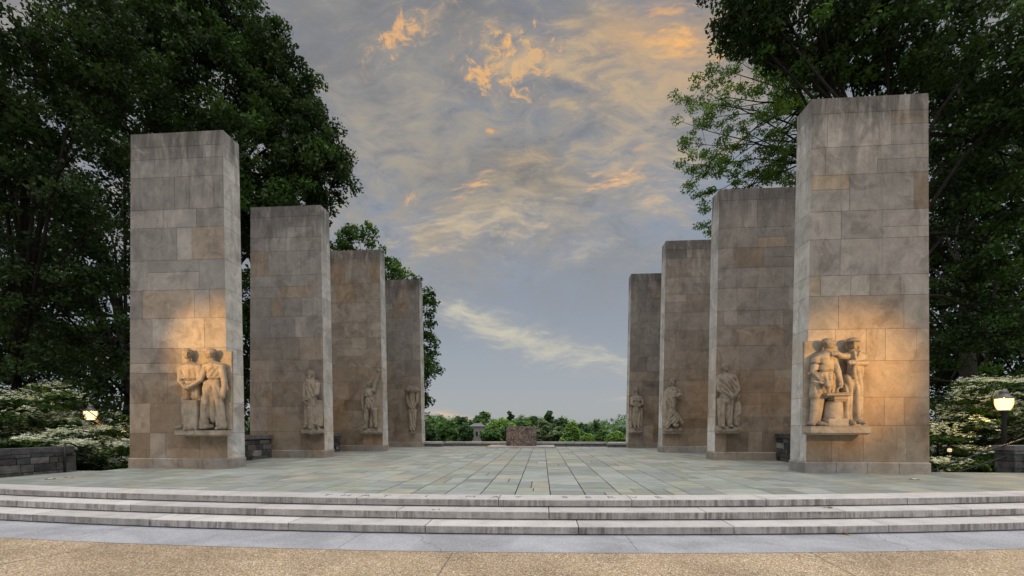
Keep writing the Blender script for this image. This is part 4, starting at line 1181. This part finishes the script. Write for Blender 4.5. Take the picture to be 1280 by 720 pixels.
def limbs(mb, base, lobes, r0, seed, fork=.35, twigs=3):
    rnd = random.Random(seed); base = Vector(base)
    cen = Vector((0, 0, 0))
    for c, r in lobes: cen += Vector(c) / len(lobes)
    top = Vector((base.x * .6 + cen.x * .4, base.y * .6 + cen.y * .4, cen.z + 1))
    mid = base.lerp(top, .5) + Vector((rnd.uniform(-.4, .4), rnd.uniform(-.4, .4), 0))
    trunk = [base - Vector((0, 0, .3)), base + Vector((0, 0, .25)), base.lerp(mid, .5), mid, top]
    mb.tube(trunk, [r0 * 1.5, r0 * 1.1, r0 * .95, r0 * .75, r0 * .35], 10)
    for c, r in lobes:
        c = Vector(c); f = rnd.uniform(fork, .9); s = mid.lerp(top, max(0, f * 2 - 1)) if f > .5 else base.lerp(mid, f * 2)
        m = s.lerp(c, .5) + Vector((rnd.uniform(-.1, .1), rnd.uniform(-.1, .1), .18)) * (c - s).length * .5
        rr = r0 * .22
        mb.tube([s, m, c], [rr, rr * .65, rr * .25], 6)
        for i in range(twigs):
            e = c + Vector((rnd.gauss(0, 1), rnd.gauss(0, 1), rnd.gauss(0, .8))).normalized() * r * rnd.uniform(.7, 1.)
            st_ = m.lerp(c, rnd.uniform(.3, 1.)); mm = st_.lerp(e, .5) + Vector((0, 0, .1 * r))
            mb.tube([st_, mm, e], [rr * .35, rr * .22, rr * .08], 5)

def tree(name, label, base, lobes, per, rad, n_each, size, pal, r0, seed, cat='tree', group=None, shell=.45, twigs=3, up=.35, flat=.75):
    root = thing(name, label, cat, base, group); B = np.array(base)
    mb = MB(); limbs(mb, base, lobes, r0, seed, twigs=twigs); mb.build('trunk', M['bark'], root, True, off=base)
    C, Rr = lobes_to_clumps(lobes, per, rad, seed, shell)
    v, q, col = leaves(C, Rr, n_each, size, pal, up, flat, seed)
    np_mesh('crown', v - B, q, col, M['leaf'], root)
    return root

def L_(lst): return [(tuple(W(px, py, d)), r) for px, py, d, r in lst]
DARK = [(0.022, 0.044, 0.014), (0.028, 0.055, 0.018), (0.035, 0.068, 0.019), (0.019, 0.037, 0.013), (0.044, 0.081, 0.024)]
MIDG = [(0.063, 0.130, 0.030), (0.088, 0.172, 0.040), (0.105, 0.200, 0.044), (0.055, 0.105, 0.027)]
LITE = [(0.099, 0.184, 0.034), (0.129, 0.224, 0.042), (0.083, 0.152, 0.031), (0.148, 0.240, 0.052)]

# left: broad tree behind the row, whose edge stands against the sky
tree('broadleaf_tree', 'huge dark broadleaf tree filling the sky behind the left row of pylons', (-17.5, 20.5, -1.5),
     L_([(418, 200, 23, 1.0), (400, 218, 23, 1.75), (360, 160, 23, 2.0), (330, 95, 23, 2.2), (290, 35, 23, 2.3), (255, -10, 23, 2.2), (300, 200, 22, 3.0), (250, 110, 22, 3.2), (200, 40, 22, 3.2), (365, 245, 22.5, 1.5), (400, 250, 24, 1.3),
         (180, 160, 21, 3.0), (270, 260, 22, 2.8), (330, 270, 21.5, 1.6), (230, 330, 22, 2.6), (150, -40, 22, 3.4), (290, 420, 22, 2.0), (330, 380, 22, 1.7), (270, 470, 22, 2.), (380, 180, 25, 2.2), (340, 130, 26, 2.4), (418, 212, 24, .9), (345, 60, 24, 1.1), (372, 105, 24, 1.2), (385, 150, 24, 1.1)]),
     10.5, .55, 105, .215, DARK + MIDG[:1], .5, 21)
tree('broadleaf_tree', 'dark leaning broadleaf tree at the far left with a forked trunk', (-20.0, 15.5, -1.5),
     L_([(110, 60, 17, 2.4), (40, 20, 16, 2.4), (20, 130, 16, 2.0), (90, 170, 17, 1.9), (130, 270, 18, 1.6), (20, 240, 16, 1.8), (60, 340, 17, 1.7), (130, 360, 18.5, 1.3), (0, 370, 16, 1.5), (60, 430, 19, 1.2), (120, 440, 20, 1.1), (150, 90, 17.5, 1.7), (10, 440, 17, 1.2), (-60, 200, 16, 2.5), (-50, 60, 16, 2.5)]),
     9, .5, 75, .19, DARK, .36, 22)
tree('broadleaf_tree', 'dark broadleaf tree further back at the left, sky glinting through its leaves', (-26, 26, -1.8),
     L_([(60, 120, 30, 4.), (120, 230, 30, 3.6), (40, 300, 30, 3.6), (150, 350, 30, 2.8), (90, 420, 30, 2.6), (20, 440, 30, 2.6), (160, 60, 30, 4), (200, 430, 30, 2.2), (-20, 180, 30, 4), (20, 370, 27, 2.6), (100, 330, 27, 2.6), (60, 470, 28, 2.4), (130, 480, 29, 2.2), (10, 500, 27, 2.2), (-30, 420, 27, 3), (150, 420, 28, 2.2), (60, 400, 29, 2.6), (110, 270, 27, 2.4), (20, 260, 27, 2.6), (250, 500, 30, 2.4), (310, 480, 30, 2.), (310, 420, 30, 2.), (100, 505, 26, 1.7), (150, 525, 26, 1.7), (60, 530, 26, 1.7), (130, 560, 26, 1.6), (310, 540, 27, 1.5), (120, 460, 25, 1.6)]),
     6, .8, 62, .28, DARK, .5, 23)
tree('broadleaf_tree', 'mid green tree rising above the third pylon of the left row', (-11.8, 29, -1.8),
     L_([(450, 305, 31, 1.35), (425, 312, 31, 1.2), (470, 325, 31, 1.2), (495, 342, 31, 1.0), (440, 345, 31, 1.5), (478, 360, 31, 1.4), (440, 420, 31, 1.8), (470, 440, 31, 1.8), (433, 292, 31, .7), (463, 290, 31, .6), (488, 330, 31.5, .7)]),
     13, .45, 44, .24, MIDG, .24, 24, shell=.35)
tree('broadleaf_tree', 'narrow tree hugging the farthest pylon of the left row', (-9.6, 33, -2),
     L_([(527, 380, 34, 1.15), (533, 410, 34, 1.15), (528, 445, 34, 1.3), (538, 462, 34, 1.0), (515, 355, 34, .9), (520, 480, 34, 1.2), (505, 400, 34, 1.5), (536, 372, 34, .65), (543, 425, 34, .6), (525, 500, 34, .9), (505, 350, 34, .8), (528, 525, 34, .7)]),
     14, .42, 44, .24, [tuple(c * .8 for c in p) for p in MIDG], .2, 25, shell=.35)
# right
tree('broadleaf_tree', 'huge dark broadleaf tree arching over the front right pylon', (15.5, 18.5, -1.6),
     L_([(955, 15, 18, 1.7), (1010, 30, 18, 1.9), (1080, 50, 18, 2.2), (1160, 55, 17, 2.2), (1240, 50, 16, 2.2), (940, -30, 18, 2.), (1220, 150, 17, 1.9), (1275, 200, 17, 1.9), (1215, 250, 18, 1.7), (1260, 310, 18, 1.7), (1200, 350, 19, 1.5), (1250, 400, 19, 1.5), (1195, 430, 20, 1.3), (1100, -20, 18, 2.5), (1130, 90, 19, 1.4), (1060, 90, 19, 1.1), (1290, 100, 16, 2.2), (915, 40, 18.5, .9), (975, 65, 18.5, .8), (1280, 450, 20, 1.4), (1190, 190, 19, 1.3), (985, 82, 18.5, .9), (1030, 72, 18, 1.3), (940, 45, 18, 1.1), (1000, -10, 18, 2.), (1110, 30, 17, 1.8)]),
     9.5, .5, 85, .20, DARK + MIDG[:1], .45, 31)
tree('broadleaf_tree', 'dark broadleaf tree behind the right lamp, deep in the wood', (25, 25, -1.8),
     L_([(1180, 150, 30, 3.2), (1240, 250, 30, 3.4), (1180, 320, 30, 2.8), (1260, 380, 30, 3.2), (1190, 440, 30, 2.6), (1300, 150, 30, 4), (1270, 470, 30, 2.5), (1200, 50, 30, 3.5), (1210, 490, 30, 2.0), (1230, 330, 27, 2.6), (1170, 260, 28, 2.4), (1200, 400, 27, 2.6), (1270, 300, 27, 2.6), (1180, 480, 28, 2.2), (1240, 440, 27, 2.4), (1300, 400, 27, 3), (1200, 220, 27, 2.4), (1290, 500, 27, 2.4), (1170, 380, 28, 2.2), (1180, 520, 25, 1.7), (1230, 540, 25, 1.7), (1270, 520, 25, 1.7), (1180, 560, 25, 1.5), (1120, 330, 32, 3.), (1060, 420, 34, 3.), (1100, 500, 32, 2.6), (1000, 480, 36, 2.6), (1045, 330, 36, 2.6), (960, 500, 38, 2.)]),
     6, .8, 62, .28, DARK, .5, 32)

def open_tree():
    """thin spring tree: long bare limbs with sprays of pale leaves at their tips"""
    base = (12.8, 22.5, -1.8); root = thing('open_tree', 'light green open tree with bare limbs reaching left above the right pylons', 'tree', base)
    rnd = random.Random(3); mb = MB()
    hub = [W(1010, 210, 23), W(1000, 120, 23)]
    mb.tube([base, W(1045, 400, 23), hub[0], hub[1], W(985, 20, 23)], [.30, .26, .18, .12, .05], 8)
    tips = [(850, 125), (868, 108), (892, 88), (880, 150), (856, 178), (872, 210), (850, 205), (905, 130), (930, 110), (955, 90), (940, 150), (900, 185), (925, 205), (960, 190), (905, 245), (880, 262), (870, 245), (893, 282), (935, 235), (885, 290), (965, 130), (985, 100), (900, 215), (862, 235), (975, 215), (915, 70), (945, 60), (846, 150), (920, 265), (950, 220), (878, 130), (912, 160)]
    C = []; Rr = []
    for i, (px, py) in enumerate(tips):
        e = W(px, py, 23 + rnd.uniform(-1.6, 1.6)); s = hub[0].lerp(hub[1], rnd.random())
        m1 = s.lerp(e, .4) + Vector((0, rnd.uniform(-.3, .3), rnd.uniform(.0, .5))); m2 = s.lerp(e, .75) + Vector((0, 0, rnd.uniform(-.1, .35)))
        mb.tube([s, m1, m2, e], [.05, .032, .018, .007], 5)
        for j in range(3):
            q = m2.lerp(e, rnd.uniform(-.3, .9)); f = q + Vector((rnd.gauss(0, .5), rnd.gauss(0, .5), rnd.gauss(0, .4)))
            mb.tube([q, f], [.012, .005], 4); C.append(f); Rr.append(rnd.uniform(.25, .42))
        C.append(e); Rr.append(rnd.uniform(.3, .5))
        for j in range(4): C.append(m2.lerp(e, rnd.random()) + Vector((rnd.gauss(0, .3), rnd.gauss(0, .3), rnd.gauss(0, .3)))); Rr.append(rnd.uniform(.2, .4))
    for j in range(110): C.append(W(rnd.uniform(955, 1040), rnd.uniform(60, 230), 23 + rnd.uniform(-1.5, 1.5))); Rr.append(rnd.uniform(.3, .55))
    mb.build('trunk', M['bark'], root, True, off=base)
    v, q, col = leaves(np.array([tuple(c) for c in C]), np.array(Rr), 88, .125, LITE, .5, .6, 44)
    np_mesh('crown', v - np.array(base), q, col, M['leaf'], root)
open_tree()

def dogwood(label, base, pads, seed, name='dogwood', nb=170, nl=90):
    """tiered shrub: flat sprays of leaves with white four-bract flowers lying on top"""
    root = thing(name, label, 'shrub', base, 'white flowering dogwoods beside the terrace'); rnd = random.Random(seed); g = np.random.default_rng(seed)
    mb = MB(); B = Vector(base)
    mb.tube([B - Vector((0, 0, .3)), B + Vector((0, 0, 1.0))], [.09, .07], 7)
    C = []; Rr = []; F = []
    for (c, r, fl) in pads:
        c = Vector(c); mb.tube([B + Vector((0, 0, rnd.uniform(.3, 1.))), B.lerp(c, .6) + Vector((0, 0, .15)), c], [.035, .02, .008], 5)
        for j in range(int(6 * r / .5)):
            a, q = rnd.uniform(0, 6.283), r * math.sqrt(rnd.random())
            C.append((c.x + q * math.cos(a), c.y + q * math.sin(a), c.z + rnd.gauss(0, .06) - .10 * q)); Rr.append(rnd.uniform(.14, .30))
        for j in range(int(nb * r * r / .25 * fl)):
            a, q = rnd.uniform(0, 6.283), r * math.sqrt(rnd.random())
            if math.sin(c.x * 9 + q * 11 * math.cos(a)) + math.sin(c.y * 7 + q * 12 * math.sin(a)) < -.15: continue      # flowers sit in drifts
            F.append((c.x + q * math.cos(a), c.y + q * math.sin(a), c.z + .15 + rnd.gauss(0, .06) - .12 * q))
    mb.build('stem', M['bark'], root, True, off=base)
    v, q, col = leaves(np.array(C), np.array(Rr), nl // 3, .13, [(.026, .062, .014), (.036, .082, .018), (.048, .098, .02), (.02, .046, .012)], 1.2, .33, seed)
    np_mesh('foliage', v - np.array(base), q, col, M['leaf'], root)
    if not F: return root
    F = np.array(F); n = len(F)
    V = []; 
    rot = g.uniform(0, 6.283, n); sz = g.uniform(.042, .075, n)
    tl = g.normal(0, .22, (n, 2))
    vs = []
    for k in range(4):
        a = rot + k * math.pi / 2
        for (rr, da) in ((0, 0), (.62, -.42), (1.1, 0), (.62, .42)):
            x = np.cos(a + da) * rr * sz; y = np.sin(a + da) * rr * sz; z = x * tl[:, 0] + y * tl[:, 1] + rr * sz * .12
            vs.append(np.stack([F[:, 0] + x, F[:, 1] + y, F[:, 2] + z], 1))
    v = np.stack(vs, 1).reshape(-1, 3); q = np.arange(len(v)).reshape(-1, 4)
    col = np.repeat(np.array([(.84, .86, .77)]) * g.uniform(.75, 1.15, (n, 1)), 4, 0)
    np_mesh('blossom', v - np.array(base), q, col, M['petal'], root)

def pads(lst, seed, dj=1.):
    rnd = random.Random(seed); out = []
    for x0, x1, y0, y1, d, n, r, fl in lst:
        for i in range(n):
            x, y = rnd.uniform(x0, x1), rnd.uniform(y0, y1)
            if 86 < x < 140 and y < 537: continue          # the shrub opens round the lamp
            out.append((W(x, y, d + rnd.uniform(-dj, dj)), r * rnd.uniform(.7, 1.3), fl))
    return out
dogwood('white flowering dogwood behind the left garden wall, blossom in flat tiers', (-14.2, 14.2, -1.5),
        pads([(20, 100, 545, 562, 13.4, 16, .5, 1.5), (40, 125, 515, 545, 14.0, 18, .5, .8), (0, 110, 480, 515, 14.6, 22, .55, .3), (85, 155, 540, 585, 14.4, 16, .45, 1.0), (60, 130, 555, 590, 13.8, 14, .4, 1.0), (0, 40, 500, 550, 14, 10, .5, .4), (-60, 0, 480, 550, 14, 14, .5, .5)], 1), 61)
dogwood('darker dogwood close beside the front left pylon, few flowers', (-13.0, 16.2, -1.5),
        pads([(110, 160, 490, 540, 16, 14, .5, .25), (120, 165, 540, 590, 16.5, 14, .5, .45), (60, 130, 475, 500, 17, 10, .55, .2)], 2), 62)
dogwood('white flowering dogwood behind the right lamp, spreading beside the pylon', (14.6, 15.5, -1.5),
        pads([(1195, 1280, 478, 500, 15.0, 18, .5, .8), (1175, 1250, 500, 540, 14.4, 22, .5, .65), (1240, 1300, 495, 560, 14.8, 18, .5, .75), (1168, 1230, 535, 575, 13.9, 16, .42, .6), (1280, 1360, 480, 560, 14.6, 16, .55, .6)], 3), 63)
dogwood('low white flowered bush at the terrace edge right of the front pylon', (13.0, 13.5, -1.1),
        pads([(1165, 1205, 580, 592, 12.9, 10, .3, 1.7), (1175, 1215, 586, 600, 12.7, 8, .3, .9)], 4, .3), 64, 'flowering_bush')
dogwood('low plain green bush at the foot of the right lamp', (13.6, 13.2, -1.1),
        pads([(1212, 1250, 578, 596, 12.6, 12, .3, .0), (1220, 1245, 570, 590, 12.9, 8, .3, .02)], 5, .3), 65, 'green_bush')
# a small garden light among the leaves
p = W(1187, 565, 13.1); r = thing('garden_light', 'small white garden light on a thin stake among the right dogwood', 'light', (p.x, p.y, -1.2))
mb = MB(); mb.tube([(0, 0, 0), (0, 0, 1.2 + p.z)], .014, 6); mb.build('stake', M['iron'], r, True)
mb = MB(); mb.lathe([(.0, p.z + 1.2), (.05, p.z + 1.21), (.055, p.z + 1.30), (.0, p.z + 1.32)], n=12); mb.build('lens', m_emit('pink_lens', (1., .60, .52), .45), r, True)
mb = MB(); mb.lathe([(.0, p.z + 1.325), (.075, p.z + 1.322), (.04, p.z + 1.36), (.0, p.z + 1.37)], n=12); mb.build('hood', M['iron'], r, True)

# far trees beyond the lawn below
GZ = -7.
FT = [ # px, top y, width px, depth, palette, shape, label
 (545, 518, 40, 120, 1, 'round', 'pale rounded tree just right of the farthest left pylon'),
 (535, 531, 22, 105, 0, 'round', 'small dark round tree low beside the farthest left pylon'),
 (560, 523, 34, 115, 1, 'round', 'broad mid green tree left of the grey tower, in the front rank'),
 (576, 519, 30, 160, 0, 'round', 'dark tree behind the front rank, just left of the grey tower'),
 (582, 531, 15, 110, 0, 'round', 'small dark round tree at the foot of the grey tower'),
 (603, 516, 24, 170, 1, 'wisp', 'airy tree with a thin ragged top above the grey tower'),
 (614, 532, 22, 110, 1, 'round', 'round mid green tree between the grey tower and the marble block'),
 (626, 521, 36, 150, 2, 'round', 'broad light green tree above the left half of the marble block'),
 (637, 514, 12, 180, 0, 'wisp', 'dark spindly treetop standing highest above the marble block'),
 (652, 521, 32, 160, 1, 'round', 'mid green rounded tree directly over the marble block'),
 (668, 520, 20, 170, 0, 'round', 'dark tree over the right end of the marble block'),
 (678, 524, 30, 120, 3, 'cone', 'pale grey green conical tree right beside the marble block'),
 (687, 514, 17, 175, 0, 'wisp', 'tall dark tree behind the grey green conical one'),
 (701, 522, 25, 160, 0, 'round', 'dark green tree between the conical tree and the yellow green one'),
 (700, 533, 22, 118, 3, 'round', 'dull green lower tree left of the yellow green one'),
 (713, 526, 26, 112, 2, 'cone', 'bright yellow green tree right of centre'),
 (728, 528, 24, 140, 0, 'round', 'dark green tree right of the bright yellow green one'),
 (735, 541, 15, 104, 2, 'round', 'smallest bright round tree, low by the parapet'),
 (746, 527, 10, 180, 0, 'wisp', 'sparse thin treetop left of the distant pale buildings'),
 (754, 536, 24, 115, 1, 'round', 'bright rounded tree below the distant pale buildings'),
 (771, 538, 20, 108, 2, 'round', 'bright small tree next to the farthest right pylon'),
 (778, 533, 18, 140, 0, 'round', 'dark tree partly behind the farthest right pylon'),
 (637, 531, 26, 130, 0, 'round', 'dark tree peeping out left of the marble block'),
 (722, 536, 18, 118, 1, 'round', 'mid green tree between the yellow green one and the smallest one'),
]
PALS = [[(0.102, 0.173, 0.102), (0.118, 0.198, 0.114), (0.136, 0.223, 0.127)], [(0.170, 0.294, 0.127), (0.204, 0.335, 0.143), (0.146, 0.253, 0.119)], [(0.271, 0.426, 0.143), (0.317, 0.475, 0.156), (0.238, 0.365, 0.138)], [(0.250, 0.324, 0.215), (0.282, 0.365, 0.228), (0.215, 0.283, 0.194)]]
for i, (px, ty, wpx, d, pal, shp, lab) in enumerate(FT):
    top = W(px, ty, d); wid = wpx * 1.18 / FPX * d; base = (top.x, top.y, GZ); H = top.z - GZ; rnd = random.Random(i)
    lobes = []
    if shp == 'cone':
        for j in range(7):
            f = j / 6; lobes.append(((top.x + rnd.uniform(-.1, .1) * wid, top.y + rnd.uniform(-.1, .1) * wid, top.z - wid * .16 - f * (H * .62)), wid * (.17 + .30 * f)))
    elif shp == 'wisp':
        for j in range(9):
            f = j / 8; lobes.append(((top.x + rnd.uniform(-.3, .3) * wid * (.4 + f), top.y + rnd.uniform(-.3, .3) * wid, top.z - wid * .1 - f * H * .5), wid * rnd.uniform(.12, .2) * (1 + f)))
    else:
        lobes.append(((top.x, top.y, top.z - wid * .38), wid * .40))
        for j in range(8):
            a = j * .785 + rnd.random(); zz = top.z - wid * rnd.uniform(.32, .8)
            lobes.append(((top.x + math.cos(a) * wid * .3, top.y + math.sin(a) * wid * .3, zz), wid * rnd.uniform(.18, .28)))
        for j in range(3): lobes.append(((top.x + rnd.uniform(-.2, .2) * wid, top.y, top.z - wid * .9 - j * wid * .2), wid * .36))
    lobes = [(c, r) for c, r in lobes if c[2] - r > GZ + .5] or lobes[:1]
    tree('distant_tree', lab, base, lobes, 95 / (wid * .3) ** 2, wid * .07, 30 if shp != 'wisp' else 16, .0042 * d + .1, PALS[pal], .25, 300 + i, group='trees beyond the lawn', twigs=0, up=1.3)

# woods behind them, one mass
def far_woods():
    rnd = random.Random(77); C = []; Rr = []
    for i in range(2200):
        y = rnd.uniform(210, 330); px = rnd.uniform(300, 1010); p = W(px, 540, y)
        h = 11.2 + 2.2 * math.sin(px * .05) + rnd.gauss(0, 1.2)
        C.append((p.x, p.y, -7 + rnd.uniform(0, 1) * h)); Rr.append(rnd.uniform(1.6, 3.))
    v, q, col = leaves(np.array(C), np.array(Rr), 34, 1.5, PALS[0] + PALS[1], 1.3, .8, 78)
    o = np_mesh('far_woods', v, q, col, M['leaf']); tag(o, 'distant wood closing the view behind the single trees', 'woods', kind='stuff')
far_woods()

# far buildings
def building(label, px, base_d, w, top_py, rows, cols, roof, seed):
    p = W(px, top_py, base_d); r = thing('stone_building', label, 'building', (p.x, p.y, GZ)); h = p.z - GZ; hw = w / 2
    wall = MB(); wall.box((-hw, 0, 0), (hw, w * .8, h)); wall.build('wall', M['brick'] if roof == 'hip' else M['white'], r)
    rf = MB()
    if roof == 'hip': rf.add([(-hw - .3, -.3, h), (hw + .3, -.3, h), (hw + .3, w * .8 + .3, h), (-hw - .3, w * .8 + .3, h), (-hw * .45, w * .3, h + w * .22), (hw * .45, w * .3, h + w * .22), (hw * .45, w * .5, h + w * .22), (-hw * .45, w * .5, h + w * .22)], [(0,1,5,4),(1,2,6,5),(2,3,7,6),(3,0,4,7),(4,5,6,7),(3,2,1,0)])
    else: rf.box((-hw - .3, -.3, h), (hw + .3, w * .8 + .3, h + .5))
    rf.build('roof', M['roof'], r)
    for i in range(rows):
        for j in range(cols):
            x = -hw + w * (j + .5) / cols; z = h - (i + .7) * 3.3
            mb = MB(); mb.box((x - .55, -.06, z - .9), (x + .55, .05, z + .9)); fo = mb.build('window', M['white'], r)
            mb = MB(); mb.box((x - .45, -.09, z - .8), (x + .45, -.062, z + .8)); mb.build('pane', M['dark'], fo)
building('grey stone tower house with slate hip roof between the far trees', 596, 135, 4.6, 533, 3, 3, 'hip', 1)
building('distant pale flat roofed building above the trees near the right row', 764, 420, 16, 530.5, 2, 5, 'flat', 2)
building('lower distant pale building left of the other flat roofed one', 755, 440, 7, 532.0, 2, 2, 'flat', 3)

# floodlights of the reliefs (the warm glow on the two front pylons)
def flood(loc, at, e, spot, blend, size):
    l = bpy.data.lights.new('relief_flood', 'SPOT'); l.energy = e; l.color = (1., .52, .12); l.spot_size = R(spot); l.spot_blend = blend; l.shadow_soft_size = size
    o = bpy.data.objects.new('relief_flood', l); COL.objects.link(o); o.location = loc
    o.rotation_euler = (Vector(at) - Vector(loc)).to_track_quat('-Z', 'Y').to_euler()
flood((-10.6, 5.6, 4.5), (-8.65, Y0, 3.5), 1350, 32, 1., .15)
flood((11.9, 6.0, 4.1), (9.4, Y0, 2.75), 1300, 38, 1., .15)
cam = bpy.data.cameras.new('camera'); co = bpy.data.objects.new('camera', cam); COL.objects.link(co)
cam.sensor_width = 36; cam.lens = FPX / 1280 * 36; cam.shift_y = (HORIZ - 360) / 1280; cam.clip_end = 5000; cam.clip_start = .05
co.location = CAM; co.rotation_euler = (R(90), 0, YAW); scene.camera = co
scene.view_settings.view_transform = 'Standard'; scene.view_settings.look = 'None'; scene.view_settings.gamma = 1; scene.view_settings.exposure = 1.1
